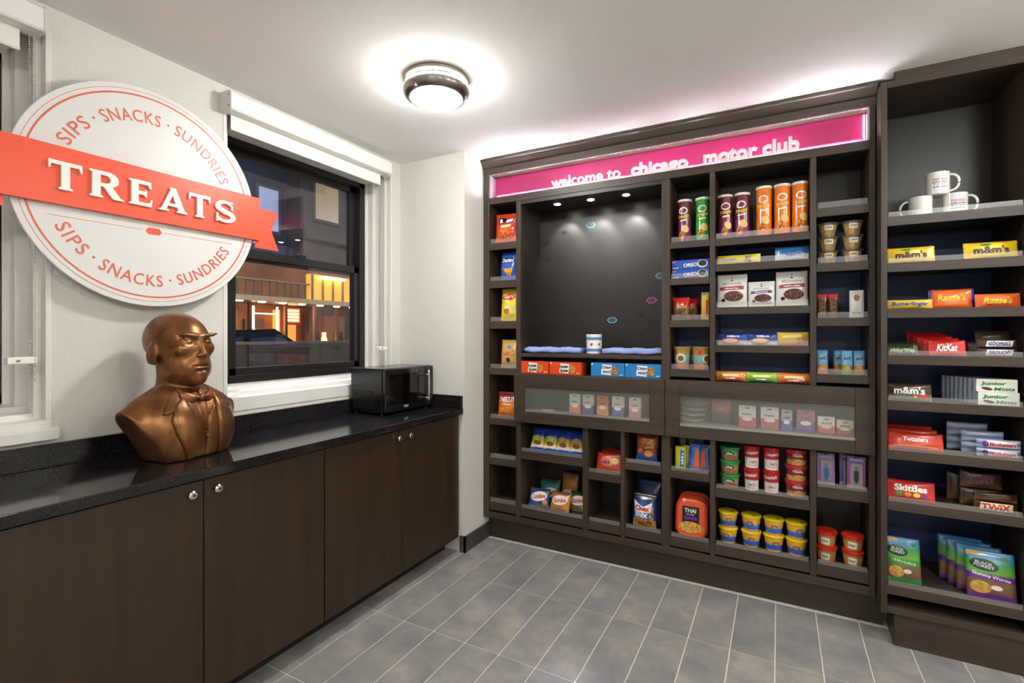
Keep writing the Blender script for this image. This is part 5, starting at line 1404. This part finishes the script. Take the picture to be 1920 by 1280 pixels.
# bottom shelf: gummy pouches
def gummy(x, y, rz, w, h, label, c, word_, k, tilt=-14):
    r = item('gummy_pouch', label, 'pouch', x, y, 0.2645, rz, 'gummy candy pouches', tilt)
    S = pillow(r, w, h, 0.03, bag_mat('gm' + c, [(0.0, c), (0.10, c), (0.13, '#6a4a3a'), (0.38, '#7a5a40'), (0.42, c), (0.50, c), (0.54, '#6aa83a'), (0.75, '#3a9a4a'), (0.85, '#3a8ac0'), (1.0, '#2f78b0')], wob=0.04), 'tb', 280 + k, crimp=0.05, pinch=0.0)
    if k < 2:
        patch(r, S, ell_pts(-0.02, h * 0.70, w * 0.30, h * 0.12, 22, -0.12), mat('#143a2c', 0.4), 1); text(r, S, 'BLACK', -0.02, h * 0.735, w * 0.36, h * 0.055, mat('#cfd8cc', 0.4), 0.02, 3, rot=-0.12); text(r, S, 'FOREST', -0.02, h * 0.670, w * 0.42, h * 0.055, mat('#cfd8cc', 0.4), 0.02, 3, rot=-0.12)
        if word_:
            text(r, S, word_, 0.0, h * 0.475, w * 0.78, h * 0.085, K['W'], 0.02, 3, rot=-0.12)
        else:
            marks(r, S, 0.0, h * 0.475, w * 0.70, h * 0.06, mat('#b8d8a0', 0.4), 10, 3, rot=-0.12)
        patch(r, S, ell_pts(-w * 0.22, h * 0.24, w * 0.22, h * 0.13, 20), GUM, 2); patch(r, S, ell_pts(w * 0.10, h * 0.27, w * 0.12, h * 0.05, 18), mat('#e8d0c8', 0.4), 3); patch(r, S, ell_pts(w * 0.3, h * 0.87, w * 0.10, h * 0.045, 16), mat('#2a7a4a', 0.4), 1)
        patch(r, S, [(-w * 0.48, h * 0.86), (-w * 0.1, h * 0.93), (-w * 0.15, h * 0.97), (-w * 0.48, h * 0.96)], mat('#c89a3a', 0.4), 1)
gummy(0.486, 2.725, 0, 0.122, 0.192, 'green gummy pouch at the left of the bottom shelf', '#2f8a3a', '', 0)
gummy(0.772, 2.722, -4, 0.152, 0.192, 'purple banded gummy worm pouch at the front right of the bottom shelf', '#6a2a86', 'Gummy Worms', 1)
for k in range(3):
    gummy(0.750 - 0.020 * k, 2.770 + 0.042 * k, -4, 0.150, 0.194, ('first', 'second', 'third')[k] + ' gummy pouch behind the purple banded one', '#5a2a76', '', 2 + k)
# ---------------------------------------------------------------- bronze bust on the counter
def smin(a, b, k):
    h = np.clip(0.5 + 0.5 * (b - a) / k, 0, 1)
    return b * (1 - h) + a * h - k * h * (1 - h)
def smax(a, b, k):
    return -smin(-a, -b, k)
def ell(P, c, r, rot=0.0, ax='z'):
    x, y, z = P[0] - c[0], P[1] - c[1], P[2] - c[2]
    if rot:
        cs, sn = math.cos(rot), math.sin(rot)
        if ax == 'z': x, y = x * cs + y * sn, -x * sn + y * cs
        elif ax == 'y': x, z = x * cs + z * sn, -x * sn + z * cs
        else: y, z = y * cs + z * sn, -y * sn + z * cs
    k0 = np.sqrt((x / r[0]) ** 2 + (y / r[1]) ** 2 + (z / r[2]) ** 2)
    k1 = np.sqrt((x / r[0] ** 2) ** 2 + (y / r[1] ** 2) ** 2 + (z / r[2] ** 2) ** 2)
    return k0 * (k0 - 1.0) / np.maximum(k1, 1e-6)
def cap(P, a, b, ra, rb=None):
    rb = ra if rb is None else rb
    ab = [b[i] - a[i] for i in range(3)]
    L2 = sum(q * q for q in ab)
    t = np.clip(((P[0] - a[0]) * ab[0] + (P[1] - a[1]) * ab[1] + (P[2] - a[2]) * ab[2]) / L2, 0, 1)
    d = np.sqrt((P[0] - a[0] - ab[0] * t) ** 2 + (P[1] - a[1] - ab[1] * t) ** 2 + (P[2] - a[2] - ab[2] * t) ** 2)
    return d - (ra + (rb - ra) * t)
def torso_sdf(P):
    x, y, z = P
    ay = np.abs(y); A = (x, ay, z)
    d = ell(P, (-0.005, 0, 0.070), (0.108, 0.19, 0.20))
    d = smin(d, cap(A, (-0.035, 0.05, 0.178), (-0.032, 0.200, 0.142), 0.062, 0.050), 0.05)
    d = smin(d, cap(A, (-0.045, 0.02, 0.240), (-0.038, 0.13, 0.182), 0.05, 0.045), 0.04)
    d = smin(d, ell(A, (0.040, 0.07, 0.10), (0.064, 0.085, 0.11)), 0.04)
    # slanted arm cuts, scooped back, flat base
    d = smax(d, (ay - (0.124 + 0.50 * np.clip(z, 0, 1))) * 0.9, 0.008)
    d = smax(d, (-0.060 - 0.20 * np.clip(z, 0, 0.25)) - x, 0.015)
    return d
HX = -0.034
def head_sdf(P):
    x, y, z = P
    x = x - HX
    ay = np.abs(y); P = (x, y, z); A = (x, ay, z)
    d = ell(P, (-0.022, 0, 0.440), (0.122, 0.096, 0.105))
    d = smin(d, ell(P, (0.030, 0, 0.388), (0.084, 0.078, 0.112)), 0.04)
    d = smin(d, ell(P, (0.066, 0, 0.318), (0.048, 0.058, 0.048)), 0.035)          # jaw
    d = smin(d, ell(P, (0.096, 0, 0.290), (0.024, 0.032, 0.022)), 0.02)           # chin
    d = smin(d, ell(A, (0.030, 0.045, 0.325), (0.055, 0.032, 0.040)), 0.03)       # jaw corners
    d = smin(d, ell(A, (0.080, 0.050, 0.406), (0.026, 0.026, 0.022)), 0.02)       # cheekbones
    d = smin(d, ell(P, (0.086, 0, 0.342), (0.032, 0.050, 0.044)), 0.02)           # muzzle
    d = smax(d, -ell(A, (0.124, 0.038, 0.4345), (0.025, 0.027, 0.015)), 0.010)    # eye sockets
    d = smin(d, ell(A, (0.089, 0.038, 0.431), (0.018, 0.021, 0.011)), 0.004)      # eyeballs
    d = smin(d, cap(A, (0.098, 0.022, 0.4395), (0.091, 0.056, 0.4405), 0.0045), 0.004)  # upper lids
    d = smin(d, cap(A, (0.097, 0.022, 0.421), (0.089, 0.056, 0.422), 0.0045), 0.006)    # lower lids
    d = smin(d, cap(A, (0.107, 0.013, 0.4535), (0.104, 0.055, 0.459), 0.0072, 0.0068), 0.010)  # brows
    d = smin(d, cap(A, (0.104, 0.055, 0.459), (0.094, 0.082, 0.4625), 0.0066, 0.0036), 0.006)
    d = smin(d, cap(P, (0.106, 0, 0.450), (0.128, 0, 0.389), 0.0075, 0.0110), 0.010)   # nose
    d = smin(d, ell(P, (0.129, 0, 0.384), (0.011, 0.011, 0.009)), 0.006)
    d = smin(d, ell(A, (0.118, 0.013, 0.381), (0.011, 0.008, 0.008)), 0.005)
    d = smax(d, -ell(A, (0.124, 0.008, 0.373), (0.006, 0.004, 0.004)), 0.003)
    d = smin(d, ell(P, (0.106, 0, 0.3570), (0.012, 0.026, 0.010)), 0.010)         # upper lip
    d = smin(d, ell(P, (0.113, 0, 0.3465), (0.008, 0.034, 0.0042)), 0.004)
    d = smin(d, ell(P, (0.111, 0, 0.3345), (0.009, 0.029, 0.0052)), 0.004)
    d = smax(d, -cap(P, (0.119, -0.034, 0.340), (0.119, 0.034, 0.340), 0.0030), 0.003)
    d = smax(d, -ell(P, (0.120, 0, 0.3230), (0.008, 0.024, 0.005)), 0.006)
    for s in (1, -1):
        d = smax(d, -cap(P, (0.119, 0.025 * s, 0.378), (0.110, 0.044 * s, 0.346), 0.0030), 0.006)   # nose folds
        d = smax(d, -cap(P, (0.115, 0.006 * s, 0.458), (0.111, 0.007 * s, 0.478), 0.0022), 0.004)   # frown
    e = ell(A, (-0.012, 0.096, 0.388), (0.026, 0.012, 0.041), -0.25, 'y')          # ears
    e = smax(e, -ell(A, (-0.003, 0.110, 0.392), (0.015, 0.011, 0.026), -0.25, 'y'), 0.003)
    e = smin(e, ell(A, (-0.004, 0.094, 0.359), (0.012, 0.009, 0.013)), 0.006)
    d = smin(d, e, 0.006)
    d = smin(d, cap(P, (-0.020, 0, 0.20), (-0.005, 0, 0.33), 0.072, 0.066), 0.03)     # neck
    return d
def bust_sdf(P):
    return smax(smin(torso_sdf(P), head_sdf(P), 0.012), -P[2], 0.003)

def surface_nets(f, lo, hi, step):
    ax = [np.arange(lo[i], hi[i] + step, step) for i in range(3)]
    G = np.meshgrid(*ax, indexing='ij')
    V = f(G).astype(np.float32)
    ins = V < 0
    n = V.shape
    cnt = np.zeros([k - 1 for k in n], np.float32)
    acc = np.zeros([k - 1 for k in n] + [3], np.float32)
    cor = [(a, b, c) for a in (0, 1) for b in (0, 1) for c in (0, 1)]
    sl = lambda c: tuple(slice(c[i], n[i] - 1 + c[i]) for i in range(3))
    for i, p in enumerate(cor):
        for q in cor[i + 1:]:
            if sum(abs(p[k] - q[k]) for k in range(3)) != 1:
                continue
            va, vb = V[sl(p)], V[sl(q)]
            cr = (va < 0) != (vb < 0)
            t = np.where(cr, va / np.where(va - vb == 0, 1, va - vb), 0)
            cnt += cr
            for k in range(3):
                acc[..., k] += np.where(cr, p[k] + (q[k] - p[k]) * t, 0)
    act = cnt > 0
    idx = -np.ones(act.shape, np.int64)
    idx[act] = np.arange(act.sum())
    base = np.argwhere(act)
    verts = (base + acc[act] / cnt[act][:, None]) * step + np.array(lo)
    faces = []
    for k in range(3):
        o = [i for i in range(3) if i != k]
        a = [slice(1, -1)] * 3; b_ = [slice(1, -1)] * 3
        a[k] = slice(0, n[k] - 1); b_[k] = slice(1, n[k])
        A, B = ins[tuple(a)], ins[tuple(b_)]
        for flip, msk in ((False, A & ~B), (True, ~A & B)):
            c = np.argwhere(msk)
            c[:, o[0]] += 1; c[:, o[1]] += 1
            def at(d0, d1):
                cc = c.copy(); cc[:, o[0]] -= d0; cc[:, o[1]] -= d1
                return idx[cc[:, 0], cc[:, 1], cc[:, 2]]
            q = np.stack([at(0, 0), at(1, 0), at(1, 1), at(0, 1)], 1)
            if flip != (k == 1):
                q = q[:, ::-1]
            faces.append(q)
    return verts, np.concatenate(faces)

m, nt, b = nodes_of('bronze')
v = tex_coord(nt, 'Object', (1, 1, 1))
n1 = nt.nodes.new('ShaderNodeTexNoise'); n1.inputs['Scale'].default_value = 14; n1.inputs['Detail'].default_value = 8; nt.links.new(v, n1.inputs['Vector'])
nt.links.new(ramp_node(nt, n1.outputs['Fac'], [(0.3, '#603d22'), (0.52, '#825632'), (0.72, '#9c6e44')]), b.inputs['Base Color'])
b.inputs['Metallic'].default_value = 0.72
b.inputs['Roughness'].default_value = 0.34
bp = nt.nodes.new('ShaderNodeBump'); bp.inputs['Strength'].default_value = 0.12; bp.inputs['Distance'].default_value = 0.002
nt.links.new(n1.outputs['Fac'], bp.inputs['Height']); nt.links.new(bp.outputs['Normal'], b.inputs['Normal'])
BRONZE = m
bust = thing('bust_sculpture', 'bronze bust of a bald man in suit and bow tie on the granite counter', 'sculpture', (-2.005, 1.062, 0.9008), math.radians(9))
vv, ff = surface_nets(bust_sdf, (-0.20, -0.27, -0.006), (0.17, 0.27, 0.556), 0.0038)
vv[:, 2] = np.maximum(vv[:, 2], 0.0)
body = mesh_obj('figure', vv.tolist(), ff.tolist(), BRONZE, bust, True)

def front_x(y, z):
    xs = np.arange(0.20, -0.08, -0.001)
    P = (xs, np.full_like(xs, y), np.full_like(xs, z))
    d = torso_sdf(P)
    d = np.minimum(d, cap(P, (-0.020 + HX, 0, 0.20), (-0.005 + HX, 0, 0.33), 0.072, 0.066))
    hit = np.argmax(d < 0)
    return float(xs[hit]) if d[hit] < 0 else 0.0
def cloth(name, inner, outer, off, thick=0.006, n=26, k=8):
    """a garment panel lying on the chest between two edge lines (y, z)"""
    def at(pl, t):
        L = [0.0]
        for a, c in zip(pl, pl[1:]):
            L.append(L[-1] + math.hypot(c[0] - a[0], c[1] - a[1]))
        s_ = t * L[-1]
        for i in range(len(pl) - 1):
            if s_ <= L[i + 1] + 1e-9:
                f = (s_ - L[i]) / max(L[i + 1] - L[i], 1e-9)
                return (pl[i][0] + f * (pl[i + 1][0] - pl[i][0]), pl[i][1] + f * (pl[i + 1][1] - pl[i][1]))
        return pl[-1]
    top, bot = [], []
    for i in range(n + 1):
        a, c = at(inner, i / n), at(outer, i / n)
        for j in range(k + 1):
            s_ = j / k
            y, z = a[0] + s_ * (c[0] - a[0]), a[1] + s_ * (c[1] - a[1])
            x = front_x(y, z)
            e = min(s_, 1 - s_) * k
            top.append((x + off + thick * (0.55 + 0.45 * ss(e)), y, z)); bot.append((x - 0.006, y, z))
    N = len(top)
    fs = []
    for i in range(n):
        for j in range(k):
            q = i * (k + 1) + j
            fs += [(q, q + 1, q + k + 2, q + k + 1), (N + q + k + 1, N + q + k + 2, N + q + 1, N + q)]
    rim = [j for j in range(k)] + [i * (k + 1) + k for i in range(n)] + [n * (k + 1) + k - j for j in range(k)] + [(n - i) * (k + 1) for i in range(n)]
    for i in range(len(rim)):
        a, c = rim[i], rim[(i + 1) % len(rim)]
        fs.append((a, N + a, N + c, c))
    bm = bmesh.new()
    bv = [bm.verts.new(p) for p in top + bot]
    for f in fs:
        try: bm.faces.new([bv[i] for i in f])
        except ValueError: pass
    return bm_obj(name, bm, BRONZE, bust, True)
for s in (1, -1):
    cloth('waistcoat', [(0.012 * s, 0.150), (0.006 * s, 0.10), (0.002 * s, 0.004)], [(0.052 * s, 0.20), (0.058 * s, 0.12), (0.060 * s, 0.004)], 0.001, 0.004, 20, 5)
    cloth('lapel', [(0.060 * s, 0.232), (0.048 * s, 0.17), (0.045 * s, 0.10), (0.052 * s, 0.004)], [(0.098 * s, 0.205), (0.122 * s, 0.150), (0.112 * s, 0.10), (0.070 * s, 0.004)], 0.004, 0.009, 26, 8)
    cloth('collar_flap', [(0.060 * s, 0.262), (0.066 * s, 0.235), (0.074 * s, 0.20)], [(0.086 * s, 0.240), (0.125 * s, 0.195), (0.136 * s, 0.172)], 0.003, 0.006, 12, 6)
    cloth('shirt_collar', [(0.004 * s, 0.232), (0.006 * s, 0.243), (0.010 * s, 0.252)], [(0.045 * s, 0.222), (0.055 * s, 0.240), (0.060 * s, 0.258)], 0.004, 0.004, 8, 6)
cloth('shirt_front', [(-0.024, 0.215), (-0.016, 0.16), (-0.008, 0.10)], [(0.024, 0.215), (0.016, 0.16), (0.008, 0.10)], 0.000, 0.003, 16, 6)
lathe('button', [(0.0, 0.006), (0.006, 0.005), (0.008, 0.002), (0.008, -0.003), (0.0, -0.003)], BRONZE, bust, 16, loc=(front_x(0.004, 0.078) + 0.007, 0.004, 0.078), rot=(0, math.radians(80), 0))
# bow tie: two pleated wings and a knot
fx = front_x(0.0, 0.222) + 0.014
def wing(s):
    vs, fs = [], []
    nu_, nv_ = 14, 16
    for i in range(nu_ + 1):
        t = i / nu_
        yy = s * (0.006 + 0.060 * t)
        hh = 0.009 + 0.019 * ss(t * 1.15) - 0.003 * ss((t - 0.85) * 6)
        th = 0.008 + 0.007 * math.sin(math.pi * min(t * 1.05, 1))
        for j in range(nv_):
            a = 2 * math.pi * j / nv_
            pl = 1 + 0.16 * math.sin(5 * a) * (1 - t)
            vs.append((fx - 0.35 * abs(yy) + th * math.cos(a) * pl + 0.002, yy, 0.224 - 0.10 * abs(yy) + hh * math.sin(a)))
    for i in range(nu_):
        for j in range(nv_):
            q = (j + 1) % nv_
            fs.append((i * nv_ + j, i * nv_ + q, (i + 1) * nv_ + q, (i + 1) * nv_ + j))
    fs.append(tuple(range(nv_))); fs.append(tuple(range(nu_ * nv_, (nu_ + 1) * nv_))[::-1])
    bm = bmesh.new()
    bv = [bm.verts.new(p) for p in vs]
    for f in fs: bm.faces.new([bv[i] for i in f])
    bm_obj('bow_tie_wing', bm, BRONZE, bust, True)
wing(1); wing(-1)
bm = bmesh.new()
bmesh.ops.create_uvsphere(bm, u_segments=16, v_segments=10, radius=1.0, matrix=Matrix.Translation((fx + 0.006, 0, 0.224)) @ Matrix.Diagonal((0.010, 0.011, 0.013, 1)))
bm_obj('bow_tie_knot', bm, BRONZE, bust, True)
# ---------------------------------------------------------------- night street outside the windows
ASPH = noise_mat('asphalt', '#15141a', '#25242c', (3, 3, 3), 2.0, 6, 0.5)
st = struct(boxes('ground_street', [(-30, XW - 0.32, -8, 40, -0.30, -0.15)], ASPH))
kb = struct(boxes('ground_pavement', [(-4.2, XW - 0.33, -8, 40, -0.1495, -0.05), (-30, -11.2, -8, 40, -0.1495, -0.03)], noise_mat('pavement', '#3a3634', '#4a4542', (2, 2, 2), 2.0, 5, 0.7)))
def facade(name, label, x, y0, y1, z0, z1, base, cols, rows, wz, wy, win, lit, sill):
    r = thing(name, label, 'building', (x, (y0 + y1) / 2, -0.03), group='buildings across the street')
    box('wall', x - 4, x, y0, y1, -0.029, z1, base, r)
    k = 0
    for j in range(rows):
        for i in range(cols):
            yc = y0 + (i + 0.5) * (y1 - y0) / cols
            zc = z0 + j * wz[0]
            f = box('window', x + 0.001, x + 0.05, yc - wy / 2, yc + wy / 2, zc, zc + wz[1], sill, r)
            box('pane', x + 0.051, x + 0.062, yc - wy / 2 + 0.09, yc + wy / 2 - 0.09, zc + 0.09, zc + wz[1] - 0.09, lit if (k * 7) % 5 == 0 else win, f, org=r.location)
            k += 1
    box('cornice', x + 0.001, x + 0.25, y0, y1, z0 - 0.55, z0 - 0.30, sill, r)
    return r
DW = mat('#1a2236', 0.15)
facade('office_building', 'dim blue grey office block with window grid across the street', -12.2, 2.0, 9.15, 4.1, 14.0, noise_mat('conc_a', '#39405a', '#4a4f68', (1, 1, 1), 1.0, 5, 0.8), 6, 4, (2.0, 1.3), 0.75, DW, mat('#8f9fc0', 0.3, emit=0.3), mat('#565b70', 0.7))
facade('stone_building', 'brown stone building across the street right of the office block', -11.7, 9.2, 18.0, 4.6, 14.0, noise_mat('conc_b', '#4e4036', '#66554a', (1.5, 1.5, 1.5), 1.0, 6, 0.8), 5, 4, (2.5, 1.5), 1.0, mat('#20202a', 0.2), mat('#a08a60', 0.4, emit=0.2), mat('#5c4c40', 0.7))
# ground-floor shopfront with canopy, lit fascia and warm interior
sf = thing('shopfront', 'warmly lit shopfront with canopy and lit fascia across the street', 'building', (-11.0, 9.2, -0.03))
WARM = mat('#ffb061', 0.5, emit=2.2); WARM2 = mat('#ffcf8a', 0.5, emit=6.0); GOLD = mat('#c98f34', 0.5, emit=0.55)
BRN = mat('#4a3626', 0.6); DK = mat('#241d1a', 0.5)
box('back_wall', -11.69, -11.6, 5.0, 14.0, -0.029, 3.3, noise_mat('shop_wall', '#8a5a34', '#b87a44', (2, 2, 2), 1.0, 4, 0.7), sf)
box('shop_floor', -11.6, -11.01, 5.0, 14.0, -0.029, 0.05, BRN, sf)
box('canopy', -11.59, -10.1, 5.0, 14.0, 2.13, 2.21, mat('#5a4632', 0.5), sf)
for i in range(17):
    box('baluster', -10.14, -10.11, 5.05 + i * 0.19, 5.08 + i * 0.19, 2.211, 2.56, mat('#7a6a4c', 0.5), sf)
box('canopy_rail', -10.16, -10.09, 5.0, 8.22, 2.56, 2.60, mat('#a8946a', 0.5), sf)
box('canopy_edge', -10.099, -10.05, 5.0, 14.0, 2.11, 2.22, mat('#b09a6a', 0.5, emit=0.10), sf)  # faint emission puts the light on this edge into its colour
fg = box('lit_fascia', -10.3, -10.16, 8.26, 10.6, 2.22, 2.86, GOLD, sf)
for i in range(7):
    box('fascia_rib', -10.159, -10.13, 8.30 + i * 0.32, 8.35 + i * 0.32, 2.23, 2.85, mat('#8a6a2c', 0.5), fg, org=sf.location)
box('flood_lamp', -10.12, -10.02, 8.55, 9.25, 2.76, 2.82, WARM2, sf)
for i in range(9):
    lathe('soffit_lamp', [(0, 0), (0.09, 0), (0.08, -0.025), (0, -0.03)], WARM2, sf, 14, loc=(0.45, -3.6 + i * 0.55, 2.159))
for y in (5.4, 6.3, 7.2, 8.16, 9.05, 9.8, 10.9):
    box('mullion', -11.02, -10.94, y, y + 0.07, 0.051, 2.129, mat('#8f5f32', 0.5), sf)
for y in (7.38, 8.02):
    box('light_tube', -11.10, -11.07, y, y + 0.035, 1.40, 2.05, mat('#ffe2c4', 0.4, emit=5.0), sf)
box('light_tube', -11.10, -11.07, 7.38, 8.05, 1.86, 1.885, mat('#ffe2c4', 0.4, emit=3.0), sf)
for y0_, y1_, z0_, z1_, m_ in ((6.4, 7.1, 0.7, 1.8, mat('#7a4a2c', 0.5, emit=0.15)), (7.45, 7.95, 0.6, 1.75, mat('#5e4636', 0.5)), (8.26, 8.42, 0.2, 2.0, mat('#e08a3c', 0.4, emit=0.8)), (8.62, 8.9, 0.6, 1.62, mat('#d87a34', 0.4, emit=0.8)), (9.2, 9.65, 0.6, 1.9, mat('#5a3c28', 0.5, emit=0.05)), (9.9, 10.6, 0.6, 1.9, mat('#8a5a34', 0.5, emit=0.15))):
    box('display_panel', -11.58, -11.5, y0_, y1_, z0_, z1_, m_, sf)  # emission in some panel colours stands in for the shop lighting
box('menu_board', -11.46, -11.43, 8.50, 8.98, 1.68, 2.06, mat('#a85a2a', 0.5, emit=0.6), sf)
for i in range(4):
    box('menu_row', -11.425, -11.41, 8.56, 8.92, 1.72 + i * 0.085, 1.76 + i * 0.085, WARM2, sf)
for i, y in enumerate((6.6, 6.85, 7.6, 9.15, 9.35, 9.55, 9.95, 10.15)):
    lathe('display_vase', [(0, 0), (0.07, 0), (0.10, 0.15), (0.05, 0.32), (0.06, 0.42), (0, 0.42)], (DK, BRN, WARM)[i % 3], sf, 14, loc=(-0.16, y - 9.2, 1.03))  # every third vase glows, warm shop light put into its colour
box('display_shelf', -11.30, -11.0, 5.2, 10.8, 0.95, 1.03 - 0.031, mat('#9a6a3a', 0.5), sf)
box('base_wall', -10.93, -10.90, 5.0, 14.0, 0.051, 0.55, mat('#3a2c22', 0.6), sf)
# brown screen on the pavement just outside
scn = thing('patio_screen', 'low brown metal screen on the pavement outside the window', 'screen', (-3.42, 3.2, -0.05))
for i in range(9):
    box('panel', -3.43, -3.41, 0.4 + i * 0.62, 0.99 + i * 0.62, 0.05, 1.285, mat('#4a3828', 0.35), scn)
    box('post', -3.45, -3.39, 0.99 + i * 0.62, 1.02 + i * 0.62, -0.0495, 1.285, mat('#3a2c20', 0.4), scn)
box('top_rail', -3.46, -3.38, 0.4, 5.99, 1.286, 1.306, mat('#7a6248', 0.35), scn)
# parked dark saloon
def car(x, y, label):
    r = thing('car', label, 'car', (x, y, -0.15))
    prof = [(-2.2, 0.28), (-2.25, 0.72), (-2.12, 1.02), (-1.85, 1.10), (-1.25, 1.54), (0.45, 1.60), (1.25, 1.14), (2.05, 1.00), (2.25, 0.72), (2.2, 0.28)]
    n = len(prof); vs, fs = [], []
    for xx, k in ((-0.86, 1), (-0.72, 1.0), (0.72, 1.0), (0.86, 1)):
        for (p, q) in prof:
            tap = 0.0 if q < 0.9 else (0.16 if abs(xx) > 0.8 else 0.0)
            vs.append((xx - math.copysign(tap, xx), p, q - (0.04 if abs(xx) > 0.8 else 0)))
    for a in range(3):
        for i in range(n):
            j = (i + 1) % n
            fs.append((a * n + i, a * n + j, (a + 1) * n + j, (a + 1) * n + i))
    fs += [tuple(range(n))[::-1], tuple(range(3 * n, 4 * n))]
    bm = bmesh.new(); bv = [bm.verts.new(p) for p in vs]
    for f in fs: bm.faces.new([bv[i] for i in f])
    bm_obj('body', bm, mat('#10131f', 0.18, coat=0.8), r)
    for s in (1,):
        for a, c in ((-1.2, -0.12), (0.0, 0.95)):
            prism('side_window', [(a + (0.30 if a < -1 else 0), 1.46), (c - (0.45 if c > 0.9 else 0), 1.48), (c, 1.14), (a, 1.13)], 'x', 0.80, 0.812, mat('#3a4668', 0.08), r)
    for yy in (-1.35, 1.38):
        w_ = lathe('wheel', [(0, -0.1), (0.2, -0.1), (0.31, -0.09), (0.33, 0), (0.31, 0.09), (0.2, 0.1), (0, 0.1)], mat('#0a0a0a', 0.6), r, 24, loc=(0.78, yy, 0.33), rot=(0, math.radians(90), 0))
        lathe('hub', [(0, 0.105), (0.18, 0.102), (0.2, 0.09)], mat('#8a8c92', 0.3, 0.9), w_, 16)
car(-7.6, 4.5, 'dark car parked in the street outside the window')

# added unseen lamps, off to both sides, that brighten the far facades
for (lx, ly, lab) in ((-5.2, 3.2, 'added unseen tall fill lamp for the facades, left of the window view'), (-5.2, 15.5, 'added unseen tall fill lamp for the facades, right of the window view')):
    r = thing('street_fill_lamp', lab, 'fill lamp', (lx, ly, -0.05))
    lathe('pole', [(0.0, 0.0), (0.12, 0.0), (0.09, 0.3), (0.05, 0.5), (0.04, 6.3), (0.0, 6.3)], mat('#20231f', 0.5), r, 16)
    box('arm', lx - 0.9, lx, ly - 0.03, ly + 0.03, 6.2, 6.26, mat('#20231f', 0.5), r)
    box('lamp_head', lx - 1.3, lx - 0.85, ly - 0.12, ly + 0.12, 6.16, 6.27, mat('#2a2d2a', 0.5), r)
    box('lamp_lens', lx - 1.27, lx - 0.88, ly - 0.10, ly + 0.10, 6.145, 6.159, mat('#dfe4ff', 0.4, emit=1100.0), r)
